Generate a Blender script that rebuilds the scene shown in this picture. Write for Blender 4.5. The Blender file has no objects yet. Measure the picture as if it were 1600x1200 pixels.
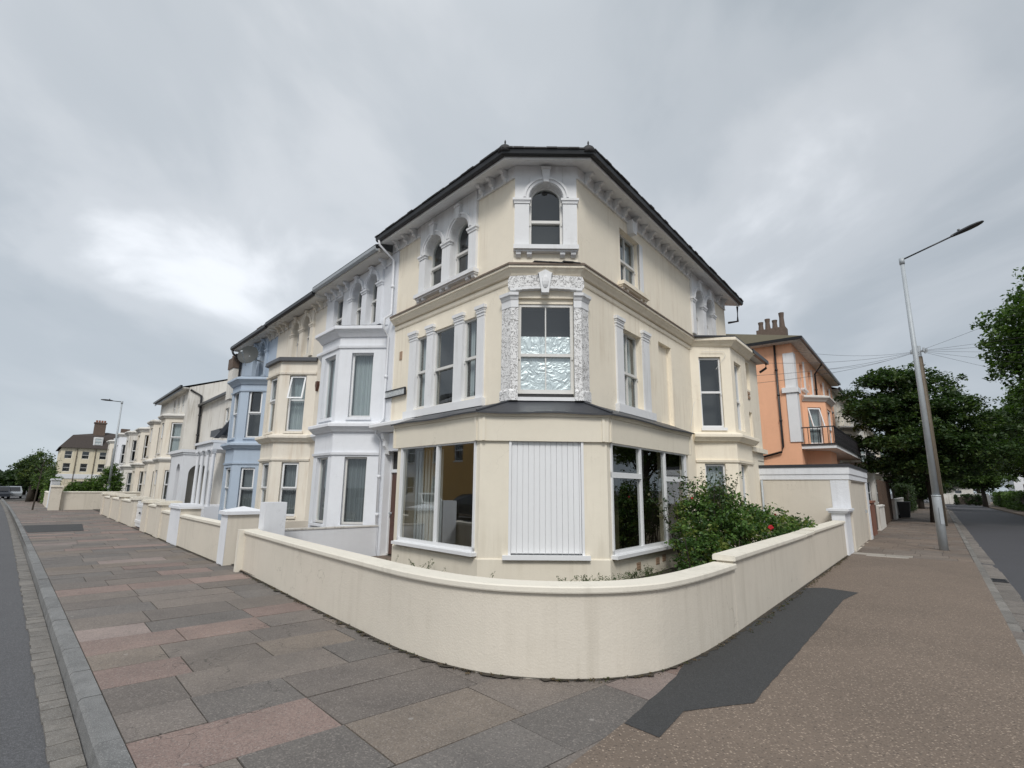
import bpy, math, random
import numpy as np
from mathutils import Vector

R = math.radians
random.seed(7)
SC = bpy.context.scene
COL = SC.collection

# ------------------------------------------------------------------ camera
PITCH, ROLL, CAMH = R(11.36), R(0.61), 1.65
cam_d = bpy.data.cameras.new('camera')
cam = bpy.data.objects.new('camera', cam_d)
COL.objects.link(cam)
SC.camera = cam
cam_d.sensor_width = 36.0
cam_d.lens = 36.0 * 815.0 / 1600.0
cam_d.clip_start, cam_d.clip_end = 0.05, 3000.0
cp, sp = math.cos(PITCH), math.sin(PITCH)
fwd = Vector((0, cp, sp)); up0 = Vector((0, -sp, cp)); rt0 = Vector((1, 0, 0))
rt = math.cos(ROLL) * rt0 + math.sin(ROLL) * up0
up = -math.sin(ROLL) * rt0 + math.cos(ROLL) * up0
m = cam.matrix_world.copy()
for i in range(3):
    m[i][0], m[i][1], m[i][2] = rt[i], up[i], -fwd[i]
m[0][3], m[1][3], m[2][3] = 0, 0, CAMH
cam.matrix_world = m

# ------------------------------------------------------------------ light
SUN_EL, SUN_AZ = 44.0, 181.0           # compass azimuth, clockwise from +Y
sun_d = bpy.data.lights.new('sun', 'SUN')
sun_d.energy = 1.5
sun_d.angle = R(16)
sun_d.color = (1.0, 0.965, 0.92)
sun = bpy.data.objects.new('sun', sun_d)
COL.objects.link(sun)
sdir = Vector((math.sin(R(SUN_AZ)) * math.cos(R(SUN_EL)), math.cos(R(SUN_AZ)) * math.cos(R(SUN_EL)), math.sin(R(SUN_EL))))
sun.rotation_euler = sdir.to_track_quat('Z', 'Y').to_euler()
sun.location = (0, -20, 40)

W = bpy.data.worlds.new('World'); SC.world = W
W.use_nodes = True
nt = W.node_tree; nt.nodes.clear()
def N(tree, typ, **kw):
    n = tree.nodes.new(typ)
    for k, v in kw.items():
        if k in n.inputs: n.inputs[k].default_value = v
        else: setattr(n, k, v)
    return n
sky = N(nt, 'ShaderNodeTexSky', sky_type='NISHITA', sun_disc=False)
sky.sun_elevation = R(SUN_EL); sky.sun_rotation = R(SUN_AZ)
bg1 = N(nt, 'ShaderNodeBackground'); bg1.inputs[1].default_value = 0.05
nt.links.new(sky.outputs[0], bg1.inputs[0])
tc = N(nt, 'ShaderNodeTexCoord')
sep = N(nt, 'ShaderNodeSeparateXYZ'); nt.links.new(tc.outputs['Generated'], sep.inputs[0])
def MT(tree, op, a, b=None, c=None, clamp=False):
    n = tree.nodes.new('ShaderNodeMath'); n.operation = op; n.use_clamp = clamp
    for i, x in enumerate((a, b, c)):
        if x is None: continue
        if isinstance(x, (int, float)): n.inputs[i].default_value = x
        else: tree.links.new(x, n.inputs[i])
    return n.outputs[0]
def RAMP(tree, fac, stops, interp='LINEAR'):
    n = tree.nodes.new('ShaderNodeValToRGB'); n.color_ramp.interpolation = interp
    el = n.color_ramp.elements
    while len(el) < len(stops): el.new(0.5)
    for e, (p, c) in zip(el, stops):
        e.position = p; e.color = (*c, 1) if len(c) == 3 else c
    tree.links.new(fac, n.inputs[0]); return n.outputs[0]
def MIX(tree, fac, a, b, mode='MIX'):
    n = tree.nodes.new('ShaderNodeMix'); n.data_type = 'RGBA'; n.blend_type = mode
    for s, x in ((0, fac), (6, a), (7, b)):
        if isinstance(x, (int, float)): n.inputs[s].default_value = x
        elif isinstance(x, tuple): n.inputs[s].default_value = (*x, 1)
        else: tree.links.new(x, n.inputs[s])
    return n.outputs[2]
# overcast deck: project the view direction on a cloud plane, fold noise over it
zc = MT(nt, 'ADD', MT(nt, 'MAXIMUM', sep.outputs[2], 0.0), 0.22)
px = MT(nt, 'DIVIDE', sep.outputs[0], zc); py = MT(nt, 'DIVIDE', sep.outputs[1], zc)
comb = N(nt, 'ShaderNodeCombineXYZ'); nt.links.new(px, comb.inputs[0]); nt.links.new(py, comb.inputs[1])
mp = N(nt, 'ShaderNodeMapping'); mp.inputs['Rotation'].default_value = (0, 0, R(-24)); mp.inputs['Scale'].default_value = (1.15, 0.72, 1)
mp.inputs['Location'].default_value = (5.3, 2.9, 0)
nt.links.new(comb.outputs[0], mp.inputs[0])
n1 = N(nt, 'ShaderNodeTexNoise', Scale=1.5, Detail=6.0, Roughness=0.5, Distortion=0.3); nt.links.new(mp.outputs[0], n1.inputs[0])
n2 = N(nt, 'ShaderNodeTexNoise', Scale=0.5, Detail=3.0, Roughness=0.5, Distortion=0.2); nt.links.new(mp.outputs[0], n2.inputs[0])
cl = MT(nt, 'ADD', MT(nt, 'MULTIPLY', n1.outputs[0], 0.55), MT(nt, 'MULTIPLY', n2.outputs[0], 0.45))
thin = RAMP(nt, sep.outputs[2], [(0.02, (0.12, 0.12, 0.12)), (0.38, (1, 1, 1))])
cl = MT(nt, 'ADD', 0.475, MT(nt, 'MULTIPLY', MT(nt, 'SUBTRACT', cl, 0.475), thin))
ccol = RAMP(nt, cl, [(0.36, (0.29, 0.328, 0.365)), (0.45, (0.367, 0.40, 0.435)), (0.53, (0.445, 0.473, 0.505)), (0.62, (0.66, 0.685, 0.72))], 'EASE')
elev = sep.outputs[2]
# an overcast sky is brightest overhead, greyer and bluer near the horizon
grad = RAMP(nt, elev, [(0.0, (0.93, 0.975, 0.995)), (0.12, (0.95, 0.965, 0.975)), (0.40, (1.0, 1.0, 1.0)), (0.72, (1.10, 1.08, 1.06)), (0.95, (1.45, 1.42, 1.38))])
side = RAMP(nt, MT(nt, 'ADD', MT(nt, 'MULTIPLY', sep.outputs[0], 0.5), 0.5), [(0.15, (1.02, 1.02, 1.02)), (0.5, (1.03, 1.03, 1.03)), (0.85, (0.84, 0.85, 0.86))])
ccol2 = MIX(nt, 1.0, MIX(nt, 1.0, ccol, grad, 'MULTIPLY'), side, 'MULTIPLY')
bg2 = N(nt, 'ShaderNodeBackground'); bg2.inputs[1].default_value = 1.07
nt.links.new(ccol2, bg2.inputs[0])
ms = N(nt, 'ShaderNodeMixShader'); ms.inputs[0].default_value = 0.9
nt.links.new(bg1.outputs[0], ms.inputs[1]); nt.links.new(bg2.outputs[0], ms.inputs[2])
wo = N(nt, 'ShaderNodeOutputWorld'); nt.links.new(ms.outputs[0], wo.inputs[0])

SC.view_settings.view_transform = 'Standard'
SC.view_settings.look = 'None'
SC.view_settings.exposure = 0.52
SC.view_settings.gamma = 1.0
SC.view_settings.use_curve_mapping = False
SC.cycles.max_bounces = 7
SC.cycles.transparent_max_bounces = 24

# ------------------------------------------------------------------ helpers
class Frame:
    """facade frame: s along the wall, o outward, z up"""
    def __init__(self, p, u, n):
        self.p0 = np.array(p, float); self.u = np.array(u, float); self.n = np.array(n, float)
    def p(self, s, o, z): 
        q = self.p0 + self.u * s + self.n * o
        return (q[0], q[1], z)
    def xy(self, s, o=0.0):
        q = self.p0 + self.u * s + self.n * o
        return (q[0], q[1])
    @staticmethod
    def between(a, b, hint):
        a = np.array(a, float); b = np.array(b, float)
        u = (b - a) / np.hypot(*(b - a)); n = np.array([-u[1], u[0]])
        if n @ np.array(hint) < 0: n = -n
        f = Frame(a, u, n); f.len = float(np.hypot(*(b - a))); return f

A0, B0 = np.array([0.0, 9.85]), np.array([1.31, 9.85])
AL, AR = R(-42.2), R(38.2)
UL = np.array([math.sin(AL), math.cos(AL)]); NL = np.array([-math.cos(AL), math.sin(AL)])
UR = np.array([math.sin(AR), math.cos(AR)]); NR = np.array([math.cos(AR), -math.sin(AR)])
FL = Frame(A0, UL, NL); FR = Frame(B0, UR, NR); FC = Frame(A0, (1, 0), (0, -1))

def wloc(o):
    v = Vector((0, 0, 0))
    while o is not None:
        v += o.location; o = o.parent
    return v

class MB:
    def __init__(self): self.v = []; self.f = []; self.c = []
    def face(self, *pts):
        i = len(self.v); self.v.extend(pts); self.f.append(tuple(range(i, i + len(pts))))
    def idx(self, pts, faces):
        i = len(self.v); self.v.extend(pts); self.f.extend(tuple(a + i for a in f) for f in faces)
    def box(self, F, s0, s1, o0, o1, z0, z1):
        P = [F.p(s, o, z) for z in (z0, z1) for o in (o0, o1) for s in (s0, s1)]
        self.idx(P, [(0, 1, 3, 2), (4, 6, 7, 5), (0, 4, 5, 1), (2, 3, 7, 6), (0, 2, 6, 4), (1, 5, 7, 3)])
    def prism(self, poly, d):
        """poly: list of 3d points, extruded by vector d"""
        n = len(poly); d = np.array(d)
        P = [tuple(p) for p in poly] + [tuple(np.array(p) + d) for p in poly]
        F = [tuple(range(n)), tuple(range(2 * n - 1, n - 1, -1))] + [(i, (i + 1) % n, n + (i + 1) % n, n + i) for i in range(n)]
        self.idx(P, F)
    def sprism(self, F, prof, s0, s1):
        """prof: (o,z) polygon extruded along s"""
        self.prism([F.p(s0, o, z) for o, z in prof], np.append(F.u * (s1 - s0), 0))
    def tube(self, pts, r, seg=8, cap=True):
        pts = [np.array(p, float) for p in pts]
        if not isinstance(r, (list, tuple)): r = [r] * len(pts)
        rings = []
        for i, p in enumerate(pts):
            t = pts[min(i + 1, len(pts) - 1)] - pts[max(i - 1, 0)]
            t /= np.linalg.norm(t) + 1e-9
            a = np.array([0, 0, 1.0]) if abs(t[2]) < 0.9 else np.array([1.0, 0, 0])
            x = np.cross(a, t); x /= np.linalg.norm(x); y = np.cross(t, x)
            rings.append([tuple(p + r[i] * (math.cos(2 * math.pi * k / seg) * x + math.sin(2 * math.pi * k / seg) * y)) for k in range(seg)])
        V = [q for g in rings for q in g]; Fa = []
        for i in range(len(pts) - 1):
            for k in range(seg):
                Fa.append((i * seg + k, i * seg + (k + 1) % seg, (i + 1) * seg + (k + 1) % seg, (i + 1) * seg + k))
        if cap:
            Fa.append(tuple(range(seg))[::-1]); Fa.append(tuple(range((len(pts) - 1) * seg, len(pts) * seg)))
        self.idx(V, Fa)
    def sweep(self, path, prof, cap=True, closed_prof=True, loop=False):
        """path: xy points, left to right as seen from outside (outward = right-hand side); prof: (out,z)"""
        path = [np.array(p, float) for p in path]; n = len(path); rows = []
        for i in range(n):
            def nrm(a, b):
                d = (b - a) / np.hypot(*(b - a)); return np.array([d[1], -d[0]])
            if loop: n1, n2 = nrm(path[i - 1], path[i]), nrm(path[i], path[(i + 1) % n])
            else:
                n1 = nrm(path[i - 1], path[i]) if i > 0 else nrm(path[0], path[1])
                n2 = nrm(path[i], path[i + 1]) if i < n - 1 else n1
            mm = n1 + n2; mm = mm / (mm @ n1) if abs(mm @ n1) > 1e-6 else n1
            rows.append([(*(path[i] + mm * o), z) for o, z in prof])
        k = len(prof); V = [q for r_ in rows for q in r_]; Fa = []
        for i in range(n if loop else n - 1):
            j = (i + 1) % n
            for a in range(k if closed_prof else k - 1):
                b = (a + 1) % k
                Fa.append((i * k + a, j * k + a, j * k + b, i * k + b))
        if cap and not loop and closed_prof:
            Fa.append(tuple(range(k))); Fa.append(tuple(range((n - 1) * k, n * k))[::-1])
        self.idx(V, Fa)
    def wall(self, F, s0, s1, z0, z1, o=0.0, ops=(), depth=0.16):
        xs = sorted({s0, s1, *[x for q in ops for x in q[:2]]}); zs = sorted({z0, z1, *[x for q in ops for x in q[2:4]]})
        for i in range(len(xs) - 1):
            for j in range(len(zs) - 1):
                mx, mz = (xs[i] + xs[i + 1]) / 2, (zs[j] + zs[j + 1]) / 2
                if any(q[0] < mx < q[1] and q[2] < mz < q[3] for q in ops): continue
                self.face(F.p(xs[i], o, zs[j]), F.p(xs[i + 1], o, zs[j]), F.p(xs[i + 1], o, zs[j + 1]), F.p(xs[i], o, zs[j + 1]))
        for q in ops:
            a, b, za, zb = q[:4]; arch = len(q) > 4 and q[4]; d = o - depth
            r = (b - a) / 2; zt = zb - r if arch else zb
            for s in (a, b): self.face(F.p(s, o, za), F.p(s, d, za), F.p(s, d, zt), F.p(s, o, zt))
            self.face(F.p(a, o, za), F.p(b, o, za), F.p(b, d, za), F.p(a, d, za))
            if not arch: self.face(F.p(a, o, zb), F.p(b, o, zb), F.p(b, d, zb), F.p(a, d, zb))
            else:
                K = 14; arc = [(a + r - r * math.cos(math.pi * k / K), zt + r * math.sin(math.pi * k / K)) for k in range(K + 1)]
                for k in range(K):
                    (x0, y0), (x1, y1) = arc[k], arc[k + 1]
                    self.face(F.p(x0, o, y0), F.p(x1, o, y1), F.p(x1, d, y1), F.p(x0, d, y0))
                    self.face(F.p(x0, o, y0), F.p(x1, o, y1), F.p(x1, o, zb), F.p(x0, o, zb))
    def ring(self, F, cx, cz, r0, r1, o0, o1, a0=0.0, a1=math.pi, K=16):
        for k in range(K):
            t0, t1 = a0 + (a1 - a0) * k / K, a0 + (a1 - a0) * (k + 1) / K
            q = [(cx - r * math.cos(t), cz + r * math.sin(t)) for r, t in ((r0, t0), (r1, t0), (r1, t1), (r0, t1))]
            P = [F.p(x, o, z) for o in (o0, o1) for x, z in q]
            self.idx(P, [(4, 5, 6, 7), (0, 4, 7, 3), (1, 2, 6, 5)] + ([(0, 1, 5, 4)] if k == 0 else []) + ([(3, 7, 6, 2)] if k == K - 1 else []))
    def build(self, name, mat, parent=None, smooth=False, loc=None, kind=None, label=None, cat=None, group=None, weld=False):
        if parent is None and loc is None:
            V = np.array(self.v); c = (V.min(0) + V.max(0)) / 2; loc = (float(c[0]), float(c[1]), float(V[:, 2].min()))
        off = wloc(parent) if parent is not None else Vector(loc)
        me = bpy.data.meshes.new(name)
        me.from_pydata([(p[0] - off.x, p[1] - off.y, p[2] - off.z) for p in self.v], [], self.f)
        mats = mat if isinstance(mat, (list, tuple)) else [mat]
        for mm in mats: me.materials.append(mm)
        if self.c:
            at = me.color_attributes.new('col', 'FLOAT_COLOR', 'CORNER')
            arr = []
            for f, c in zip(self.f, self.c): arr.extend([(*c, 1.0)] * len(f))
            at.data.foreach_set('color', np.array(arr, np.float32).ravel())
        if weld:
            import bmesh
            b = bmesh.new(); b.from_mesh(me); bmesh.ops.remove_doubles(b, verts=b.verts, dist=1e-4)
            bmesh.ops.recalc_face_normals(b, faces=b.faces); b.to_mesh(me); b.free()
        if smooth: me.polygons.foreach_set('use_smooth', [True] * len(me.polygons))
        me.update()
        o = bpy.data.objects.new(name, me); COL.objects.link(o)
        if parent is not None: o.parent = parent
        else: o.location = loc
        if kind: o['kind'] = kind
        if label: o['label'] = label
        if cat: o['category'] = cat
        if group: o['group'] = group
        return o

def thing(name, loc, label, cat, group=None):
    o = bpy.data.objects.new(name, None); COL.objects.link(o)
    o.location = loc; o['label'] = label; o['category'] = cat
    o.empty_display_size = 0.3
    if group: o['group'] = group
    return o

# ------------------------------------------------------------------ materials
def new_mat(name):
    mt = bpy.data.materials.new(name); mt.use_nodes = True
    t = mt.node_tree; b = t.nodes['Principled BSDF']; return mt, t, b
def pos(t, scale=(1, 1, 1), rotz=0.0):
    g = t.nodes.new('ShaderNodeNewGeometry'); mpn = t.nodes.new('ShaderNodeMapping')
    mpn.inputs['Scale'].default_value = scale; mpn.inputs['Rotation'].default_value = (0, 0, rotz)
    t.links.new(g.outputs['Position'], mpn.inputs[0]); return mpn.outputs[0]
def noise(t, vec, scale, detail=4.0, rough=0.55, dist=0.0):
    n = t.nodes.new('ShaderNodeTexNoise'); n.inputs['Scale'].default_value = scale; n.inputs['Detail'].default_value = detail
    n.inputs['Roughness'].default_value = rough; n.inputs['Distortion'].default_value = dist
    t.links.new(vec, n.inputs[0]); return n.outputs[0]
def bump(t, b, h, strength=0.2, dist=0.01):
    n = t.nodes.new('ShaderNodeBump'); n.inputs['Strength'].default_value = strength; n.inputs['Distance'].default_value = dist
    t.links.new(h, n.inputs['Height']); t.links.new(n.outputs[0], b.inputs['Normal'])
def sc(c, k): return tuple(min(1.0, x * k) for x in c)

def paint(name, col, dirt=0.25, rough=0.75, stain=(0.30, 0.28, 0.24), bumpk=0.22, streak=True, crack=0.22):
    """old masonry paint: blotches, rain streaks, fine render texture"""
    mt, t, b = new_mat(name)
    p = pos(t)
    big = noise(t, p, 0.9, 5, 0.6)
    c = MIX(t, big, sc(col, 0.90), sc(col, 1.07))
    c = MIX(t, RAMP(t, noise(t, p, 6.0, 5, 0.65), [(0.35, (0, 0, 0)), (0.75, (0.16, 0.16, 0.16))]), c, sc(col, 0.80))
    if streak:
        st = noise(t, pos(t, (5.0, 5.0, 0.35)), 1.6, 5, 0.6)
        msk = noise(t, pos(t, (1, 1, 1.0)), 0.55, 3, 0.5)
        f = MT(t, 'MULTIPLY', RAMP(t, st, [(0.47, (0, 0, 0)), (0.64, (1, 1, 1))]), RAMP(t, msk, [(0.44, (0, 0, 0)), (0.58, (1, 1, 1))]))
        c = MIX(t, MT(t, 'MULTIPLY', f, dirt), c, stain)
    # hairline cracks and grime specks
    vo = t.nodes.new('ShaderNodeTexVoronoi'); vo.feature = 'DISTANCE_TO_EDGE'; vo.inputs['Scale'].default_value = 0.75
    wv = t.nodes.new('ShaderNodeVectorMath'); wv.operation = 'ADD'; nn = t.nodes.new('ShaderNodeTexNoise'); nn.inputs['Scale'].default_value = 3.0; nn.inputs['Detail'].default_value = 5
    t.links.new(p, nn.inputs[0]); t.links.new(p, wv.inputs[0]); t.links.new(nn.outputs['Color'], wv.inputs[1]); t.links.new(wv.outputs[0], vo.inputs[0])
    ck = MT(t, 'MULTIPLY', RAMP(t, vo.outputs['Distance'], [(0.0, (1, 1, 1)), (0.006, (0, 0, 0))]), RAMP(t, noise(t, p, 0.8, 2, 0.5), [(0.5, (0, 0, 0)), (0.6, (1, 1, 1))]))
    c = MIX(t, MT(t, 'MULTIPLY', ck, crack), c, sc(stain, 0.6))
    c = MIX(t, RAMP(t, noise(t, p, 18.0, 3, 0.6), [(0.66, (0, 0, 0)), (0.78, (0.4 * dirt + 0.05,) * 3)]), c, sc(stain, 0.8))
    t.links.new(c, b.inputs['Base Color']); b.inputs['Roughness'].default_value = rough
    b.inputs['Specular IOR Level'].default_value = 0.3
    h = MT(t, 'ADD', noise(t, p, 55, 3, 0.6), MT(t, 'MULTIPLY', noise(t, p, 7, 3, 0.5), 0.8))
    bump(t, b, h, bumpk, 0.012)
    return mt
def plain(name, col, rough=0.6, metal=0.0, var=0.12, scale=4.0, bumpk=0.0, bscale=60):
    mt, t, b = new_mat(name); p = pos(t)
    c = MIX(t, noise(t, p, scale, 5, 0.6), sc(col, 1 - var), sc(col, 1 + var))
    t.links.new(c, b.inputs['Base Color']); b.inputs['Roughness'].default_value = rough; b.inputs['Metallic'].default_value = metal
    if bumpk: bump(t, b, noise(t, p, bscale, 4, 0.6), bumpk, 0.01)
    return mt

M = {}
M['cream'] = paint('cream_paint', (0.87, 0.80, 0.665), 0.30, stain=(0.55, 0.45, 0.33))
M['cream_shop'] = paint('shop_cream_paint', (0.775, 0.72, 0.605), 0.20, bumpk=0.12, stain=(0.42, 0.36, 0.26))
M['cream_wall'] = paint('garden_wall_paint', (0.665, 0.615, 0.53), 0.24, stain=(0.40, 0.36, 0.29), bumpk=0.3, crack=0.5)
M['coping'] = paint('coping_paint', (0.74, 0.70, 0.61), 0.25, stain=(0.42, 0.39, 0.33))
M['cream2'] = paint('pale_cream_paint', (0.755, 0.705, 0.615), 0.3, stain=(0.42, 0.30, 0.18))
M['white'] = paint('white_paint', (0.745, 0.765, 0.80), 0.13, stain=(0.42, 0.42, 0.42))
M['trim'] = paint('white_trim', (0.765, 0.775, 0.785), 0.2, stain=(0.36, 0.34, 0.31))
M['trim_old'] = paint('weathered_white_trim', (0.66, 0.645, 0.61), 0.6, stain=(0.26, 0.23, 0.19))
M['white_brick'] = paint('white_painted_brick', (0.745, 0.765, 0.80), 0.3, stain=(0.42, 0.42, 0.42), bumpk=1.0)
M['blue'] = paint('pale_blue_paint', (0.42, 0.50, 0.60), 0.3, stain=(0.28, 0.33, 0.40))
M['orange'] = paint('apricot_paint', (0.87, 0.48, 0.30), 0.22, stain=(0.5, 0.28, 0.18))
M['ochre'] = paint('ochre_paint', (0.62, 0.38, 0.14), 0.2)
M['dirty_white'] = paint('dirty_white_paint', (0.70, 0.68, 0.635), 0.6, stain=(0.33, 0.29, 0.23))
M['hotel'] = paint('yellow_cream_paint', (0.74, 0.665, 0.50), 0.4)
M['lead'] = plain('lead_flashing', (0.040, 0.043, 0.050), 0.45, 0.0, 0.3, 3.0, 0.25, 20)
M['gutter'] = plain('black_gutter', (0.014, 0.015, 0.018), 0.35, 0, 0.3)
M['black'] = plain('black_iron', (0.018, 0.018, 0.021), 0.45, 0, 0.3)
M['slate'] = plain('roof_slate', (0.022, 0.022, 0.024), 0.7, 0, 0.35, 7.0, 0.3, 12)
M['upvc'] = plain('white_frame', (0.76, 0.77, 0.78), 0.35, 0, 0.03)
M['oldframe'] = plain('old_white_frame', (0.66, 0.655, 0.63), 0.5, 0, 0.08)
M['steel'] = plain('galvanised_steel', (0.40, 0.435, 0.46), 0.55, 0.15, 0.18, 6.0, 0.1, 30)
M['steel_dark'] = plain('grey_lamp_head', (0.03, 0.032, 0.036), 0.4, 0, 0.1)
M['door'] = plain('brown_door', (0.075, 0.028, 0.016), 0.35, 0, 0.25)
M['navy'] = plain('navy_door', (0.02, 0.03, 0.07), 0.4)
M['greydoor'] = plain('grey_door', (0.30, 0.29, 0.26), 0.55)
M['soil'] = plain('garden_soil', (0.05, 0.042, 0.032), 0.95, 0, 0.5, 9.0, 0.9, 25)
M['bark'] = plain('bark', (0.055, 0.045, 0.036), 0.9, 0, 0.35, 12.0, 0.8, 18)
M['pole'] = plain('telegraph_pole_wood', (0.14, 0.115, 0.085), 0.85, 0, 0.3, 5.0, 0.4, 30)
M['fence'] = plain('brown_fence_wood', (0.085, 0.058, 0.042), 0.85, 0, 0.35, 6.0, 0.4, 20)
M['brickred'] = plain('red_brick', (0.20, 0.085, 0.055), 0.85, 0, 0.4, 14.0, 0.4, 20)
M['terracotta'] = plain('terracotta', (0.26, 0.105, 0.06), 0.8, 0, 0.3, 12.0)
M['chimney'] = plain('chimney_brick', (0.13, 0.095, 0.075), 0.9, 0, 0.45, 10.0, 0.5, 20)
M['curtain'] = plain('net_curtain', (0.42, 0.46, 0.47), 0.9, 0, 0.10, 2.0)
M['curtain_dark'] = plain('grey_curtain', (0.17, 0.19, 0.20), 0.9, 0, 0.15, 2.0)
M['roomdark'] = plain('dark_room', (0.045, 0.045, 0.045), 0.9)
M['roomwall'] = plain('magnolia_room_wall', (0.26, 0.23, 0.165), 0.9)
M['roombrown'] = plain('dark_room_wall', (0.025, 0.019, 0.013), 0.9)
M['roomfloor'] = plain('room_floor', (0.22, 0.17, 0.09), 0.7)
M['tyre'] = plain('tyre', (0.012, 0.012, 0.012), 0.8)
M['carsilver'] = plain('silver_car_paint', (0.32, 0.34, 0.36), 0.25, 0.4, 0.02)
M['cardark'] = plain('dark_car_paint', (0.03, 0.035, 0.045), 0.25, 0.2, 0.02)
M['carwhite'] = plain('white_car_paint', (0.6, 0.6, 0.6), 0.25, 0, 0.02)
M['rose'] = plain('red_rose', (0.5, 0.02, 0.03), 0.6)
M['signface'] = plain('street_sign_face', (0.52, 0.545, 0.55), 0.45, 0, 0.06)
M['vent'] = plain('terracotta_vent', (0.36, 0.25, 0.17), 0.8)
M['mossroof'] = plain('mossy_tiles', (0.10, 0.085, 0.05), 0.9, 0, 0.35, 5.0, 0.5, 9)
M['redroof'] = plain('brown_tiles', (0.058, 0.047, 0.042), 0.9, 0, 0.3, 6.0, 0.5, 9)
M['dishgrey'] = plain('dark_grey_dish', (0.05, 0.055, 0.055), 0.6)
M['cable'] = plain('cable', (0.05, 0.05, 0.055), 0.6)

def glass_mat(name, tint=(0.86, 0.9, 0.9), extra=0.06, gloss_col=(0.9, 0.93, 0.95)):
    mt = bpy.data.materials.new(name); mt.use_nodes = True; t = mt.node_tree; t.nodes.clear()
    lw = t.nodes.new('ShaderNodeLayerWeight'); lw.inputs['Blend'].default_value = 0.5
    f = MT(t, 'ADD', MT(t, 'MULTIPLY', MT(t, 'POWER', lw.outputs['Facing'], 4.0), 0.85), extra, clamp=True)
    tr = t.nodes.new('ShaderNodeBsdfTransparent'); tr.inputs[0].default_value = (*tint, 1)
    gl = t.nodes.new('ShaderNodeBsdfGlossy'); gl.inputs['Roughness'].default_value = 0.015; gl.inputs['Color'].default_value = (*gloss_col, 1)
    g = t.nodes.new('ShaderNodeNewGeometry'); bn = t.nodes.new('ShaderNodeBump'); bn.inputs['Strength'].default_value = 0.05; bn.inputs['Distance'].default_value = 0.02
    nz = t.nodes.new('ShaderNodeTexNoise'); nz.inputs['Scale'].default_value = 1.3; nz.inputs['Detail'].default_value = 1.0
    t.links.new(g.outputs['Position'], nz.inputs[0]); t.links.new(nz.outputs[0], bn.inputs['Height']); t.links.new(bn.outputs[0], gl.inputs['Normal'])
    mx = t.nodes.new('ShaderNodeMixShader'); t.links.new(f, mx.inputs[0]); t.links.new(tr.outputs[0], mx.inputs[1]); t.links.new(gl.outputs[0], mx.inputs[2])
    out = t.nodes.new('ShaderNodeOutputMaterial'); t.links.new(mx.outputs[0], out.inputs[0]); return mt
M['glass'] = glass_mat('window_glass', extra=0.10)
M['shopglass'] = glass_mat('shop_glass', tint=(0.82, 0.83, 0.80), extra=0.24)
M['shopglass_dark'] = glass_mat('shop_glass_dark', tint=(0.7, 0.72, 0.68), extra=0.12)
M['rust'] = plain('brown_flashing', (0.15, 0.115, 0.09), 0.8, 0, 0.5, 9.0)

def foil_mat():
    mt, t, b = new_mat('foil_blind')
    p = pos(t)
    v = t.nodes.new('ShaderNodeTexNoise'); v.inputs['Scale'].default_value = 5.0; v.inputs['Detail'].default_value = 2; v.inputs['Distortion'].default_value = 1.2
    t.links.new(p, v.inputs[0])
    b.inputs['Base Color'].default_value = (0.74, 0.775, 0.79, 1); b.inputs['Metallic'].default_value = 0.45; b.inputs['Roughness'].default_value = 0.42
    rd = MT(t, 'ABSOLUTE', MT(t, 'SUBTRACT', v.outputs[0], 0.5))
    bump(t, b, rd, 0.6, 0.08); return mt
M['foil'] = foil_mat()

def carved_mat():
    mt, t, b = new_mat('carved_stone')
    p = pos(t)
    v = t.nodes.new('ShaderNodeTexVoronoi'); v.feature = 'SMOOTH_F1'; v.inputs['Scale'].default_value = 17; v.inputs['Smoothness'].default_value = 0.3
    w = t.nodes.new('ShaderNodeTexNoise'); w.inputs['Scale'].default_value = 19; w.inputs['Detail'].default_value = 0.5; w.inputs['Distortion'].default_value = 2.5
    t.links.new(p, v.inputs[0]); t.links.new(p, w.inputs[0])
    h = RAMP(t, w.outputs[0], [(0.37, (0, 0, 0)), (0.44, (1, 1, 1))])
    c = MIX(t, h, (0.36, 0.355, 0.35), (0.78, 0.78, 0.775))
    t.links.new(c, b.inputs['Base Color']); b.inputs['Roughness'].default_value = 0.8
    bump(t, b, h, 0.8, 0.025); return mt
M['carved'] = carved_mat()

def asphalt(name, col, speck=0.5, bscale=260):
    mt, t, b = new_mat(name); p = pos(t)
    c = MIX(t, noise(t, p, 0.7, 4, 0.6), sc(col, 0.86), sc(col, 1.14))
    v = t.nodes.new('ShaderNodeTexVoronoi'); v.inputs['Scale'].default_value = 130; t.links.new(p, v.inputs[0])
    vs = t.nodes.new('ShaderNodeSeparateColor'); t.links.new(v.outputs['Color'], vs.inputs[0])
    c = MIX(t, RAMP(t, vs.outputs[0], [(0.55, (0, 0, 0)), (1.0, (speck, speck, speck))]), c, sc(col, 2.4))
    c = MIX(t, RAMP(t, vs.outputs[1], [(0.6, (0, 0, 0)), (1.0, (0.6, 0.6, 0.6))]), c, sc(col, 0.45))
    t.links.new(c, b.inputs['Base Color']); b.inputs['Roughness'].default_value = 0.82
    bump(t, b, v.outputs['Distance'], 0.5, 0.006); return mt
M['asphalt'] = asphalt('asphalt_road', (0.083, 0.084, 0.089), 0.5)
M['asphalt_new'] = asphalt('dark_asphalt_road', (0.060, 0.061, 0.068), 0.35)
M['patch'] = asphalt('tarmac_patch', (0.040, 0.041, 0.042), 0.4)

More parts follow.
